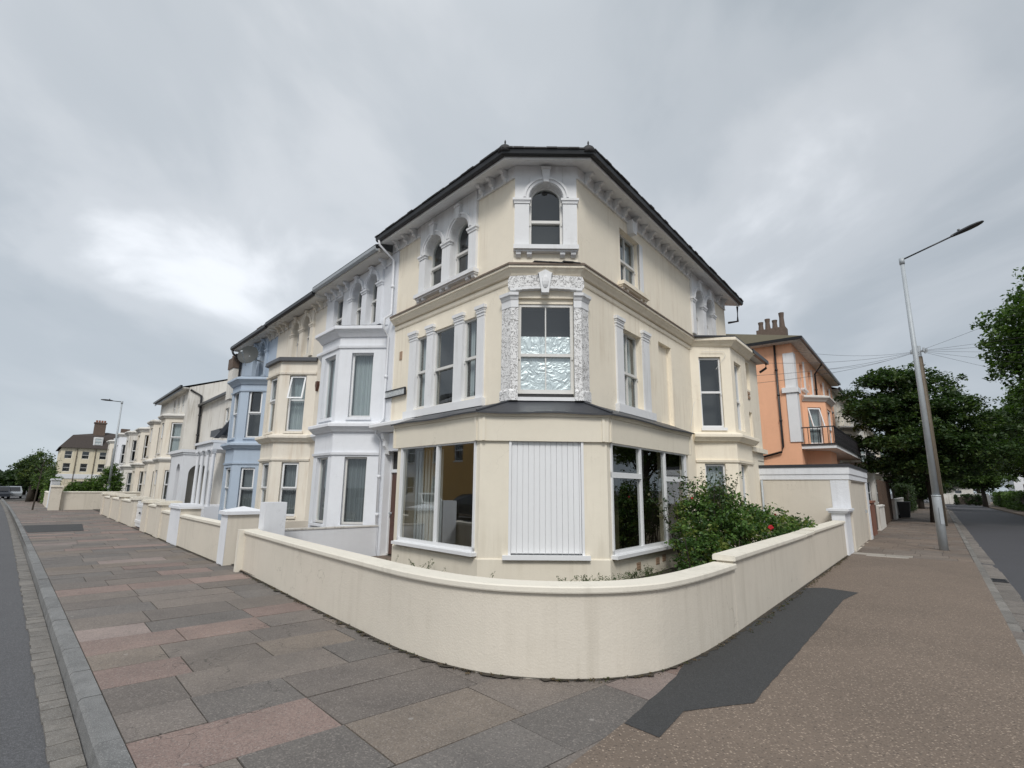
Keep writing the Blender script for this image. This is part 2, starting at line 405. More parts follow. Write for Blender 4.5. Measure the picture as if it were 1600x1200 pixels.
def aggregate():
    mt, t, b = new_mat('exposed_aggregate'); p = pos(t)
    base = (0.165, 0.128, 0.100)
    c = MIX(t, noise(t, p, 0.8, 5, 0.6), sc(base, 0.80), sc(base, 1.20))
    c = MIX(t, RAMP(t, noise(t, p, 0.35, 5, 0.65), [(0.5, (0, 0, 0)), (0.7, (0.5, 0.5, 0.5))]), c, sc(base, 0.62))
    v = t.nodes.new('ShaderNodeTexVoronoi'); v.inputs['Scale'].default_value = 62; v.inputs['Randomness'].default_value = 1.0; t.links.new(p, v.inputs[0])
    vs = t.nodes.new('ShaderNodeSeparateColor'); t.links.new(v.outputs['Color'], vs.inputs[0])
    inner = RAMP(t, v.outputs['Distance'], [(0.30, (1, 1, 1)), (0.52, (0, 0, 0))])
    f = MT(t, 'MULTIPLY', inner, RAMP(t, vs.outputs[0], [(0.58, (0, 0, 0)), (0.92, (0.85, 0.85, 0.85))]))
    c = MIX(t, f, c, (0.42, 0.34, 0.27))
    f2 = MT(t, 'MULTIPLY', inner, RAMP(t, vs.outputs[1], [(0.62, (0, 0, 0)), (0.95, (0.8, 0.8, 0.8))]))
    c = MIX(t, f2, c, (0.055, 0.045, 0.040))
    t.links.new(c, b.inputs['Base Color']); b.inputs['Roughness'].default_value = 0.85
    bump(t, b, v.outputs['Distance'], 0.7, 0.008); return mt
M['aggregate'] = aggregate()

def slab_mat(name, mult=1.0):
    mt, t, b = new_mat(name); p = pos(t)
    a = t.nodes.new('ShaderNodeVertexColor'); a.layer_name = 'col'
    big = noise(t, p, 1.6, 6, 0.65)
    c = MIX(t, 1.0, a.outputs[0], RAMP(t, big, [(0.3, (0.80, 0.80, 0.80)), (0.7, (1.16, 1.15, 1.12))]), 'MULTIPLY')
    v = t.nodes.new('ShaderNodeTexVoronoi'); v.inputs['Scale'].default_value = 105; t.links.new(p, v.inputs[0])
    vs = t.nodes.new('ShaderNodeSeparateColor'); t.links.new(v.outputs['Color'], vs.inputs[0])
    c = MIX(t, RAMP(t, vs.outputs[0], [(0.7, (0, 0, 0)), (1.0, (0.45, 0.45, 0.45))]), c, (0.36, 0.32, 0.29))
    c = MIX(t, RAMP(t, vs.outputs[1], [(0.6, (0, 0, 0)), (1.0, (0.5, 0.5, 0.5))]), c, (0.07, 0.06, 0.056))
    blot = noise(t, p, 3.2, 4, 0.6)
    c = MIX(t, RAMP(t, blot, [(0.58, (0, 0, 0)), (0.75, (0.3, 0.3, 0.3))]), c, (0.08, 0.075, 0.07))
    vo = t.nodes.new('ShaderNodeTexVoronoi'); vo.feature = 'DISTANCE_TO_EDGE'; vo.inputs['Scale'].default_value = 0.9
    wv = t.nodes.new('ShaderNodeVectorMath'); wv.operation = 'ADD'; nn = t.nodes.new('ShaderNodeTexNoise'); nn.inputs['Scale'].default_value = 2.2; nn.inputs['Detail'].default_value = 6
    t.links.new(p, nn.inputs[0]); t.links.new(p, wv.inputs[0]); t.links.new(nn.outputs['Color'], wv.inputs[1]); t.links.new(wv.outputs[0], vo.inputs[0])
    ck = MT(t, 'MULTIPLY', RAMP(t, vo.outputs['Distance'], [(0.0, (1, 1, 1)), (0.007, (0, 0, 0))]), RAMP(t, noise(t, p, 0.6, 2, 0.5), [(0.5, (0, 0, 0)), (0.56, (1, 1, 1))]))
    c = MIX(t, MT(t, 'MULTIPLY', ck, 0.85), c, (0.03, 0.027, 0.024))
    c = MIX(t, RAMP(t, noise(t, p, 0.45, 5, 0.62), [(0.5, (0, 0, 0)), (0.72, (0.45, 0.45, 0.45))]), c, (0.085, 0.078, 0.07))
    gum = t.nodes.new('ShaderNodeTexVoronoi'); gum.inputs['Scale'].default_value = 2.2; t.links.new(p, gum.inputs[0])
    c = MIX(t, RAMP(t, gum.outputs['Distance'], [(0.035, (0.5, 0.5, 0.5)), (0.05, (0, 0, 0))]), c, (0.34, 0.32, 0.30))
    t.links.new(c, b.inputs['Base Color']); b.inputs['Roughness'].default_value = 0.8
    bump(t, b, MT(t, 'ADD', v.outputs['Distance'], noise(t, p, 12, 4, 0.6)), 0.35, 0.006); return mt
M['slab'] = slab_mat('paving_slab')
M['joint'] = plain('paving_joint', (0.048, 0.043, 0.036), 0.95, 0, 0.4, 8.0)

def leaf_mat(name, rough=0.5, trans=0.3):
    mt, t, b = new_mat(name)
    a = t.nodes.new('ShaderNodeVertexColor'); a.layer_name = 'col'
    t.links.new(a.outputs[0], b.inputs['Base Color']); b.inputs['Roughness'].default_value = rough
    b.inputs['Specular IOR Level'].default_value = 0.35
    tl = t.nodes.new('ShaderNodeBsdfTranslucent'); t.links.new(MIX(t, 1.0, a.outputs[0], (1.1, 1.4, 0.5), 'MULTIPLY'), tl.inputs[0])
    mx = t.nodes.new('ShaderNodeMixShader'); mx.inputs[0].default_value = trans
    out = t.nodes['Material Output']
    t.links.new(b.outputs[0], mx.inputs[1]); t.links.new(tl.outputs[0], mx.inputs[2]); t.links.new(mx.outputs[0], out.inputs[0])
    return mt
M['leaf'] = leaf_mat('leaf')

# leaf clouds ------------------------------------------------------
def leaf_cloud(name, parent, centers, per, spread, size, cols, seed=1, flat=1.0, aspect=1.7, droop=0.0, tilt=0.8):
    """centers: (n,3) world positions of leaf clumps; many small kite-shaped leaves around each"""
    rg = np.random.default_rng(seed); C = np.asarray(centers, float); n = len(C) * per
    base = np.repeat(C, per, 0)
    d = rg.normal(size=(n, 3)); d *= (rg.random((n, 1)) ** 0.5) / (np.linalg.norm(d, axis=1, keepdims=True) + 1e-9)
    d[:, 2] *= flat
    sp_ = np.repeat(spread * (0.65 + 0.7 * rg.random(len(C))), per)[:, None]
    P = base + d * sp_; P[:, 2] -= droop * (d[:, 0] ** 2 + d[:, 1] ** 2) * sp_[:, 0]
    nz = rg.normal(size=(n, 3)) * tilt; nz[:, 2] += 1.0; nz /= np.linalg.norm(nz, axis=1, keepdims=True)
    a = rg.normal(size=(n, 3)); u = np.cross(nz, a); u /= np.linalg.norm(u, axis=1, keepdims=True); w = np.cross(nz, u)
    L = size * (0.6 + 0.8 * rg.random((n, 1))); Wd = L / aspect
    v = np.empty((n, 4, 3)); v[:, 0] = P - u * L * 0.5; v[:, 1] = P + w * Wd * 0.5 + nz * Wd * 0.12; v[:, 2] = P + u * L * 0.5; v[:, 3] = P - w * Wd * 0.5 + nz * Wd * 0.12
    off = wloc(parent); v -= np.array([off.x, off.y, off.z])
    me = bpy.data.meshes.new(name)
    me.vertices.add(n * 4); me.vertices.foreach_set('co', v.astype(np.float32).ravel())
    me.loops.add(n * 4); me.loops.foreach_set('vertex_index', np.arange(n * 4, dtype=np.int32))
    me.polygons.add(n); me.polygons.foreach_set('loop_start', np.arange(0, n * 4, 4, dtype=np.int32)); me.polygons.foreach_set('loop_total', np.full(n, 4, np.int32))
    cc = np.array(cols, float)
    ci = rg.integers(0, len(cc), len(C)); k = np.repeat(ci, per); swap = rg.random(n) < 0.3; k[swap] = rg.integers(0, len(cc), swap.sum())
    col = cc[k] * (0.75 + 0.5 * rg.random((n, 1)))
    me.update(calc_edges=True)
    at = me.color_attributes.new('col', 'FLOAT_COLOR', 'POINT')
    at.data.foreach_set('color', np.repeat(np.hstack([col, np.ones((n, 1))]), 4, 0).astype(np.float32).ravel())
    me.materials.append(M['leaf'])
    o = bpy.data.objects.new(name, me); COL.objects.link(o); o.parent = parent; return o

def blob_points(blobs, n, seed, shell=0.55):
    """points in a union of ellipsoids, denser towards the surface"""
    rg = np.random.default_rng(seed); out = []
    vol = np.array([b[3] * b[4] * b[5] for b in blobs]); vol = vol ** 0.7; vol /= vol.sum()
    for b, f in zip(blobs, vol):
        k = max(3, int(n * f)); d = rg.normal(size=(k, 3)); d /= np.linalg.norm(d, axis=1, keepdims=True)
        r = shell + (1 - shell) * rg.random((k, 1)) ** 0.6; r *= 0.9 + 0.25 * rg.random((k, 1))
        out.append(np.array(b[:3]) + d * r * np.array(b[3:6]))
    return np.vstack(out)

def tree(name, base, h, blobs, label, cat='tree', n=500, per=22, spread=0.5, size=0.16, cols=((0.05, 0.09, 0.025),), seed=1, flat=0.6, droop=0.0, trunk_r=0.18, group=None, tilt=0.8, fork=2.2):
    root = thing(name, (base[0], base[1], 0), label, cat, group)
    mb = MB(); rg = random.Random(seed)
    top = np.array([base[0], base[1], h * 0.7])
    mb.tube([(base[0], base[1], 0.0), (base[0] + 0.05, base[1], fork * 0.5), (base[0], base[1] + .05, fork), (base[0] + .1, base[1], h * 0.5), tuple(top)], [trunk_r * 1.25, trunk_r, trunk_r * 0.9, trunk_r * 0.55, trunk_r * 0.15], 9)
    for b in blobs:
        z0 = fork + rg.random() * max(0.2, (h * 0.5 - fork)); s0 = np.array([base[0], base[1], min(z0, b[2] - 0.1 if b[2] > fork else fork)])
        e = np.array(b[:3]); mid = (s0 + e) / 2 + np.array([0, 0, -0.15])
        mb.tube([s0, mid, e], [trunk_r * 0.5, trunk_r * 0.3, trunk_r * 0.1], 6)
    mb.build('trunk', M['bark'], root, smooth=True)
    leaf_cloud('crown', root, blob_points(blobs, n, seed), per, spread, size, cols, seed, flat, droop=droop, tilt=tilt)
    return root
# ------------------------------------------------------------------ window and joinery builders
def window(F, s0, s1, z0, z1, o, parent, style='sash', arch=False, back='dark', frame='oldframe', fw=0.045, bars=0, name='window', glass='glass', mid=0.5, ajar=0.0):
    """o: plane of the glass. Frame is the part, pane and curtain its sub-parts."""
    mb = MB(); r = (s1 - s0) / 2; cx = (s0 + s1) / 2; zt = z1 - r if arch else z1
    zm = z0 + (z1 - z0) * mid
    of, ob = o + 0.035, o - 0.03
    mb.box(F, s0, s0 + fw, ob, of, z0, zt); mb.box(F, s1 - fw, s1, ob, of, z0, zt)
    mb.box(F, s0 + fw, s1 - fw, ob, of, z0, z0 + fw * 1.3)
    if arch: mb.ring(F, cx, zt, r - fw, r, ob, of)
    else: mb.box(F, s0 + fw, s1 - fw, ob, of, z1 - fw, z1)
    if style == 'sash':
        mb.box(F, s0 + fw, s1 - fw, ob, of + 0.02, zm - 0.03, zm + 0.03)
        for sx in (s0 + 0.01, s1 - 0.04): mb.box(F, sx, sx + 0.03, of, of + 0.025, zm - 0.09, zm - 0.03)
    for k in range(bars):
        x = s0 + (s1 - s0) * (k + 1) / (bars + 1); mb.box(F, x - 0.012, x + 0.012, ob, of - 0.005, z0 + fw, z1 - fw)
    w = mb.build(name, M[frame], parent)
    def poly(oo, a, b, za, zb, ar):
        if not ar: return [F.p(a, oo, za), F.p(b, oo, za), F.p(b, oo, zb), F.p(a, oo, zb)]
        rr = (b - a) / 2; z_ = zb - rr
        return [F.p(a, oo, za), F.p(b, oo, za)] + [F.p(cx + rr * math.cos(math.pi * k / 12), oo, z_ + rr * math.sin(math.pi * k / 12)) for k in range(13)]
    g = MB(); e = 0.01
    g.face(*poly(o + 0.008, s0 + fw - e, s1 - fw + e, zm if style == 'sash' else z0, z1 - fw + e, arch))
    if style == 'sash': g.face(*poly(o - 0.012, s0 + fw - e, s1 - fw + e, z0 + fw, zm, False))
    g.build('pane', M[glass], w)
    # what stands behind the glass
    def drape(mbx, a, b, za, zb, oo, wav=0.018, pitch=0.07):
        n = max(4, int((b - a) / pitch * 4)); pr = None
        for k in range(n + 1):
            x = a + (b - a) * k / n; q = oo - wav * math.sin(2 * math.pi * (b - a) * k / n / pitch + 1.3 * math.sin(x * 9))
            if pr: mbx.face(F.p(pr[0], pr[1], za), F.p(x, q, za), F.p(x, q, zb), F.p(pr[0], pr[1], zb))
            pr = (x, q)
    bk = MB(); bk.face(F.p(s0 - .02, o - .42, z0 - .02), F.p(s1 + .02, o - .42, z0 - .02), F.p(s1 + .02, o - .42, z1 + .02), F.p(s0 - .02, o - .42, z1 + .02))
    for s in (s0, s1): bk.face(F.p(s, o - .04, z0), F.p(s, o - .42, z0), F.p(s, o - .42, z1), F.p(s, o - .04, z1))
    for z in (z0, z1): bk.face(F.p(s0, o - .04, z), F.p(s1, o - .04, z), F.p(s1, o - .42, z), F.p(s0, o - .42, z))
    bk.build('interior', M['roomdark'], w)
    if back in ('net', 'netdark'):
        cm = MB(); drape(cm, s0 + .01, s1 - .01, z0 + .02, z1 - .02 if not arch else z1 - r * .6, o - 0.13)
        cm.build('curtain', M['curtain' if back == 'net' else 'curtain_dark'], w)
    elif back == 'drapes':
        cm = MB(); ww = (s1 - s0) * 0.3
        drape(cm, s0 + .01, s0 + ww, z0 + .02, z1 - .02 if not arch else zt + .1, o - 0.12); drape(cm, s1 - ww, s1 - .01, z0 + .02, z1 - .02 if not arch else zt + .1, o - 0.12)
        cm.build('curtain', M['curtain'], w)
    elif back == 'half':
        cm = MB(); drape(cm, s0 + .01, s0 + (s1 - s0) * .45, z0 + .02, z1 - .02 if not arch else zt, o - 0.12)
        cm.build('curtain', M['curtain'], w)
    elif back == 'foil':
        cm = MB(); cm.face(F.p(s0, o - .03, z0), F.p(s1, o - .03, z0), F.p(s1, o - .03, z0 + (z1 - z0) * .64), F.p(s0, o - .03, z0 + (z1 - z0) * .64))
        cm.build('foil_blind', M['foil'], w)
    return w

def casement(F, s0, s1, z0, z1, o, parent, frame='upvc', back='net', mid=0.5, ajar=0.0, fw=0.05):
    """top-hung upper light (tilted out by ajar metres), fixed light below"""
    w = window(F, s0, s1, z0, z1, o, parent, style='plain', back=back, frame=frame, fw=fw)
    zm = z0 + (z1 - z0) * mid
    mb = MB(); mb.box(F, s0 + fw, s1 - fw, o - .03, o + .03, zm - .03, zm + .03); mb.build('transom', M[frame], w)
    # sash
    b = MB(); a0, a1 = s0 + fw * .6, s1 - fw * .6; t0, t1 = (o + .04, z1 - fw * .6), (o + .04 + ajar, zm + .02)
    def bar(sa, sb, f0, f1):
        q = []
        for f in (f0, f1):
            oo, zz = t0[0] + (t1[0] - t0[0]) * f, t0[1] + (t1[1] - t0[1]) * f; q.append((oo, zz))
        P = [F.p(s, oo + d, zz) for d in (0, .045) for (oo, zz) in q for s in (sa, sb)]
        b.idx(P, [(0, 1, 3, 2), (4, 6, 7, 5), (0, 4, 5, 1), (2, 3, 7, 6), (0, 2, 6, 4), (1, 5, 7, 3)])
    bar(a0, a0 + .05, 0, 1); bar(a1 - .05, a1, 0, 1); bar(a0 + .05, a1 - .05, 0, .06); bar(a0 + .05, a1 - .05, .94, 1)
    b.build('opening_light', M[frame], w)
    if ajar > 0.05:
        g = MB(); g.face(F.p(a0 + .04, t0[0] + .02, t0[1]), F.p(a1 - .04, t0[0] + .02, t0[1]), F.p(a1 - .04, t1[0] + .02, t1[1]), F.p(a0 + .04, t1[0] + .02, t1[1])); g.build('pane', M['glass'], w)
    return w

def cap(mb, F, s0, s1, o0, o1, z, h=0.14, ex=0.05):
    """small moulded capital"""
    for k, (e, a, b) in enumerate(((0.02, 0, .3), (ex * .6, .3, .55), (ex, .55, 1.0))):
        mb.box(F, s0 - e, s1 + e, o0, o1 + e, z + h * a, z + h * b)

def pilaster(F, s0, s1, z0, z1, o, parent, mat='trim', proj=0.07, caph=0.16, base=True, deep=.165):
    mb = MB(); mb.box(F, s0 - .004, s1 + .004, o - deep, o + proj, z0, z1 - caph); cap(mb, F, s0, s1, o - .02, o + proj, z1 - caph, caph)
    mb.box(F, s0 - .012, s1 + .012, o - .02, o + proj + .012, z1 - caph - .07, z1 - caph - .045)
    if base: mb.box(F, s0 - .015, s1 + .015, o - .02, o + proj + .015, z0 + .001, z0 + .12)
    return mb.build('pilaster', M[mat], parent)

def bracket(F, s, o, z, parent, mat='trim', w=0.075, d=0.22, h=0.27):
    prof = [(0, 0), (d, 0), (d, -.16 * h), (d * .9, -.26 * h), (d * .62, -.32 * h), (d * .52, -.42 * h), (d * .56, -.54 * h), (d * .5, -.66 * h), (d * .28, -.72 * h), (d * .22, -.8 * h), (d * .26, -.9 * h), (d * .15, -h), (0, -h)]
    mb = MB(); mb.sprism(F, [(o + a, z + b) for a, b in prof], s - w / 2, s + w / 2)
    for (a, b, rr) in ((d * .78, -.17 * h, .034), (d * .36, -.6 * h, .028)):
        c0 = F.p(s - w / 2 - .012, o + a, z + b); c1 = F.p(s + w / 2 + .012, o + a, z + b); mb.tube([c0, c1], rr, 8)
    return mb.build('bracket', M[mat], parent)

def arch_surround(F, arches, zi, ztop, s0, s1, z0, o, parent, proj=0.06, caph=0.11, mat='trim', deep=.165):
    """white panel, piers with imposts, archivolts and keystones round a row of arches (a,b,crown)"""
    mb = MB()
    edges = [s0] + [x for a in arches for x in a[:2]] + [s1]
    for k in range(0, len(edges), 2):
        a, b = edges[k], edges[k + 1]
        mb.box(F, a - .004, b + .004, o - deep, o + proj, z0, zi - caph)
        cap(mb, F, a, b, o - .01, o + proj, zi - caph, caph, 0.045)
    # spandrel panel above the imposts, with arch cut-outs
    K = 14
    xs = [s0]
    for a, b, c in arches:
        r = (b - a) / 2 - .004; cx = (a + b) / 2; zs = c - .004 - r
        for k in range(K):
            x0, y0 = cx - r * math.cos(math.pi * k / K), zs + r * math.sin(math.pi * k / K)
            x1, y1 = cx - r * math.cos(math.pi * (k + 1) / K), zs + r * math.sin(math.pi * (k + 1) / K)
            mb.face(F.p(x0, o + proj, y0), F.p(x1, o + proj, y1), F.p(x1, o + proj, ztop), F.p(x0, o + proj, ztop))
            mb.face(F.p(x0, o + proj, y0), F.p(x1, o + proj, y1), F.p(x1, o - deep, y1), F.p(x0, o - deep, y0))
        if zs > zi:
            for x in (a + .004, b - .004): mb.face(F.p(x, o + proj, zi - caph), F.p(x, o - deep, zi - caph), F.p(x, o - deep, zs), F.p(x, o + proj, zs))
        mb.ring(F, cx, zs, r + .012, r + .075, o + proj - .01, o + proj + .03)
        mb.ring(F, cx, zs, r + .075, r + .12, o + proj - .01, o + proj + .055)
        kz0, kz1 = c - .02, min(c + .27, ztop - .05)
        mb.prism([F.p(cx - .055, o + proj - .01, kz0), F.p(cx + .055, o + proj - .01, kz0), F.p(cx + .085, o + proj - .01, kz1), F.p(cx - .085, o + proj - .01, kz1)], np.append(F.n * .10, 0))
        mb.box(F, cx - .10, cx + .10, o + proj - .01, o + proj + .12, kz1, kz1 + .04)
    for k in range(0, len(edges), 2):
        a, b = edges[k], edges[k + 1]
        mb.box(F, a if k else a, b, o - .01, o + proj - .001, zi, ztop)
    return mb.build('arch_surround', M[mat], parent)

def sill(F, s0, s1, z, o, parent, mat='trim', h=0.09, d=0.16, corbels=True, name='window_sill'):
    mb = MB(); mb.box(F, s0, s1, o - .02, o + d, z - h, z); mb.box(F, s0 + .02, s1 - .02, o - .02, o + d * .7, z - h * 1.4, z - h)
    if corbels:
        n = 4 if s1 - s0 > 0.9 else 2
        xs = [s0 + .1, s0 + .32, s1 - .32, s1 - .1] if n == 4 else [s0 + .1, s1 - .1]
        if s1 - s0 > 2: xs += [(s0 + s1) / 2 - .12, (s0 + s1) / 2 + .12]
        for x in xs: mb.sprism(F, [(o, z - h * 1.4), (o + d * .6, z - h * 1.4), (o + d * .55, z - h * 2.0), (o + .03, z - h * 2.5), (o, z - h * 2.5)], x - .05, x + .05)
    return mb.build(name, M[mat], parent)

def cornice_prof(o, z, d=0.26, h=0.26):
    """moulded string course with a weathered top; z is the front lip's top"""
    return [(o - .02, z + .07), (o + d * .96, z), (o + d, z - .02), (o + d, z - .085), (o + d * .82, z - .10), (o + d * .72, z - .13), (o + d * .5, z - .17), (o + d * .4, z - .2), (o + d * .2, z - h), (o - .02, z - h)]

def downpipe(parent, pts, mat, r=0.045):
    mb = MB(); mb.tube(pts, r, 8)
    p = np.array(pts, float)
    for i in range(len(p) - 1):
        L = np.linalg.norm(p[i + 1] - p[i])
        if L > 1.5:
            for k in range(1, int(L / 1.4) + 1):
                q = p[i] + (p[i + 1] - p[i]) * (k / (int(L / 1.4) + 1)); d = (p[i + 1] - p[i]) / L
                mb.tube([q - d * .04, q + d * .04], r * 1.4, 8)
    return mb.build('downpipe', M[mat], parent, smooth=True)
# ------------------------------------------------------------------ ground, roads, pavements
def sheet(name, pts, z, mat, label=None):
    mb = MB(); mb.face(*[(p[0], p[1], z) for p in pts]); return mb.build(name, mat, kind='structure')
def okL(s): return 5.985 + 0.0235 * s + 0.00014 * s * s if s < 60 else 7.899 + 0.04 * (s - 60)          # inner edge of the kerb, left street
def okR(s): return 5.65 + 0.010 * s           # and right street
sheet('ground', [(-900, -900), (900, -900), (900, 900), (-900, 900)], -0.135, M['asphalt'])
sheet('road_left', [FL.xy(-30, okL(-30) + .1), FL.xy(300, okL(300) + .1), FL.xy(300, 24), FL.xy(-30, 15.2)], -0.125, M['asphalt'])
sheet('road_right', [FR.xy(-30, okR(-30) + .1), FR.xy(200, okR(200) + .1), FR.xy(200, 12.0), FR.xy(-30, 10.9)], -0.121, M['asphalt_new'])
far = MB(); far.idx([(*FR.xy(s, o), z) for s in (-4, 140) for o, z in ((10.9, -.13), (10.9, 0.0), (40, 0.0))], [(0, 1, 4, 3), (1, 2, 5, 4)])
far.build('pavement_far_right', M['aggregate'], kind='structure')
far = MB(); far.idx([(*FL.xy(s, o), z) for s in (-4, 140) for o, z in ((15.5, -.13), (15.5, 0.0), (40, 0.0))], [(0, 1, 4, 3), (1, 2, 5, 4)])
far.build('pavement_far_left', M['aggregate'], kind='structure')

# paving bed: the land between both kerbs
bed = MB()
arc = []
for k in range(9):
    t = k / 8; a = np.array(FL.xy(-6.0, okL(-6))); c = np.array(FR.xy(-7.0, okR(-7))); mid = np.array([-0.35, -1.9])
    q = (1 - t) ** 2 * a + 2 * t * (1 - t) * mid + t * t * c; arc.append((q[0], q[1]))
bed.face(*[(x, y, -.008) for x, y in [FL.xy(70, okL(70))] + arc + [FR.xy(120, okR(120))] + [FR.xy(120, -40), (0, 160), FL.xy(70, -40)]])
bed.build('pavement_bed', M['joint'], kind='structure')

# individually laid slabs of the left pavement, courses run from kerb to wall
rg = random.Random(21)
SL = MB(); 
palette = [((0.148, 0.130, 0.118), 30), ((0.160, 0.138, 0.122), 26), ((0.132, 0.122, 0.115), 24), ((0.170, 0.142, 0.118), 12), ((0.200, 0.145, 0.128), 9), ((0.235, 0.190, 0.175), 4)]
def pick():
    k = rg.random() * sum(w for _, w in palette)
    for c, w in palette:
        k -= w
        if k <= 0: return c
    return palette[0][0]
def slab(mb, F, s0, s1, o0, o1a, o1b, z=0.0, col=None):
    g = 0.0055
    dz = [rg.uniform(-.004, .004) for _ in range(4)]; 
    P = [F.p(s0 + g, o0 + g, z + dz[0]), F.p(s1 - g, o0 + g, z + dz[1]), F.p(s1 - g, o1b - g, z + dz[2]), F.p(s0 + g, o1a - g, z + dz[3])]
    lo = [(p[0], p[1], z - .02) for p in P]
    mb.idx(P + lo, [(0, 1, 2, 3), (0, 4, 5, 1), (1, 5, 6, 2), (2, 6, 7, 3), (3, 7, 4, 0)]); mb.c += [col] * 5
s = -6.6; row = 0
while s < 62:
    w = rg.choice((0.58, 0.62, 0.66, 0.72)); s1 = s + w
    omax = okL(s) - .004; omaxb = okL(s1) - .004; o = omax; lim = 3.1 if s > -1 else -2.6
    pink_row = rg.random() < .2
    first = True
    while o > lim:
        L = rg.choice((0.7, 0.88, 1.0, 1.1, 1.22, 1.32)) * (rg.uniform(.5, 1) if first else 1)
        o2 = max(lim, o - L); c = pick()
        if pink_row and rg.random() < .6: c = rg.choice(((0.205, 0.148, 0.128), (0.225, 0.165, 0.145), (0.185, 0.135, 0.118)))
        kk = rg.uniform(.92, 1.2); c = tuple(x * kk for x in c)
        slab(SL, FL, s, s1, o2, omax if first else o, omaxb if first else o, 0.0, c); first = False
        if rg.random() < .07 and not first:   # a cracked flag: a second colour laid in
            pass
        o = o2
    s = s1; row += 1
SL.build('pavement_left', M['slab'], kind='structure')

# right pavement: exposed aggregate near the corner, flags further on
AG = [FR.xy(-13, 3.13), FR.xy(-13, okR(-13)), FR.xy(-7, okR(-7)), FR.xy(8.95, okR(8.95)), FR.xy(8.95, 2.6), FR.xy(-1.0, 2.6), FR.xy(-3.9, 3.13)]
sheet('pavement_right', [AG[6], (0.33 * 1 - .9, 3.54 - 1.2), FR.xy(-9.5, 3.13), FR.xy(-9.5, okR(-9.5)), AG[2], AG[3], AG[4], AG[5]], 0.005, M['aggregate'])
pp = [(0.83, 4.14), (1.02, 3.93), (1.33, 4.37), (1.94, 4.54), (2.14, 4.79), (5.2, 8.62), (5.83, 9.22), (5.5, 9.65), (5.0, 9.6), (4.62, 9.2), (3.4, 7.62), (2.35, 6.3), (1.72, 5.5), (1.50, 5.12)]
def ragged(pts, step=.16, amp=.0035, seed=8):
    q = random.Random(seed); out = []
    for i in range(len(pts)):
        a, b = np.array(pts[i]), np.array(pts[(i + 1) % len(pts)]); L = np.hypot(*(b - a)); n = max(1, int(L / step))
        for k in range(n): p = a + (b - a) * k / n; out.append((p[0] + q.gauss(0, amp), p[1] + q.gauss(0, amp)))
    return out
sheet('tarmac_patch', ragged(pp), 0.009, M['patch'])
SR = MB(); s = 8.95; pal2 = [(0.165, 0.125, 0.097), (0.18, 0.138, 0.107), (0.15, 0.12, 0.098), (0.172, 0.142, 0.118)]
while s < 100:
    w = rg.choice((0.6, 0.66, 0.9)); s1 = s + w; o = okR(s) - .004; first = True
    while o > 3.05:
        o2 = max(3.05, o - rg.choice((0.6, 0.75, 0.9)) * (rg.uniform(.5, 1) if first else 1))
        if s < 9.6 and 3.4 < (o + o2) / 2 < 4.75: col = (0.36, 0.33, 0.29) if s < 9.0 else rg.choice(pal2)
        else: col = rg.choice(pal2)
        kk = rg.uniform(.88, 1.12); slab(SR, FR, s, s1, o2, o, o, 0.0, tuple(x * kk for x in col)); o = o2; first = False
    s = s1
SR.build('pavement_right_flags', M['slab'], kind='structure')
ST = MB()
for k, (a, b) in enumerate(((3.55, 3.98), (3.99, 4.45))):
    P = [FR.p(8.63, a, .011), FR.p(8.66, b, .011), FR.p(8.87, b, .011), FR.p(8.87, a, .011)]; lo = [(p[0], p[1], -.02) for p in P]
    ST.idx(P + lo, [(0, 1, 2, 3), (0, 4, 5, 1), (1, 5, 6, 2), (2, 6, 7, 3), (3, 7, 4, 0)]); ST.c += [(0.40, 0.37, 0.33)] * 5
ST.build('pavement_pale_strip', M['slab'], kind='structure')

# kerbs and gutters, laid stone by stone in one strip
def kerb(name, F, ok, s0, s1, w, L, col, seed):
    q = random.Random(seed); mb = MB(); s = s0
    while s < s1:
        e = s + L * q.uniform(.8, 1.15); g = .008
        a, b = ok(s), ok(e); z = q.uniform(-.004, .004); kk = q.uniform(.78, 1.2); c = tuple(x * kk for x in col); ch = .022
        prof = lambda o: [(o, z), (o + w - ch, z), (o + w, z - ch), (o + w + .012, -.14), (o, -.14)]
        P = [F.p(s + g, oo, zz) for oo, zz in prof(a)] + [F.p(e - g, oo, zz) for oo, zz in prof(b)]
        mb.idx(P, [(0, 5, 6, 1), (1, 6, 7, 2), (2, 7, 8, 3), (0, 1, 2, 3, 4), (9, 8, 7, 6, 5), (0, 4, 9, 5)]); mb.c += [c] * 6
        s = e
    return mb.build(name, M['granite'], kind='structure')
def granite():
    mt, t, b = new_mat('kerb_granite'); p = pos(t); a = t.nodes.new('ShaderNodeVertexColor'); a.layer_name = 'col'
    c = MIX(t, 1.0, a.outputs[0], RAMP(t, noise(t, p, 5, 6, .7), [(.3, (.7, .7, .7)), (.7, (1.25, 1.25, 1.25))]), 'MULTIPLY')
    c = MIX(t, RAMP(t, noise(t, p, 140, 2, .5), [(.52, (0, 0, 0)), (.7, (.4, .4, .4))]), c, (.5, .5, .49))
    t.links.new(c, b.inputs['Base Color']); b.inputs['Roughness'].default_value = .75; bump(t, b, noise(t, p, 30, 5, .65), .5, .012); return mt
M['granite'] = granite()
kerb('kerb_left', FL, okL, -6.0, 140, .145, 0.92, (.142, .144, .143), 3)
kerb('kerb_right', FR, okR, -7.0, 110, .125, 0.92, (.165, .155, .14), 4)
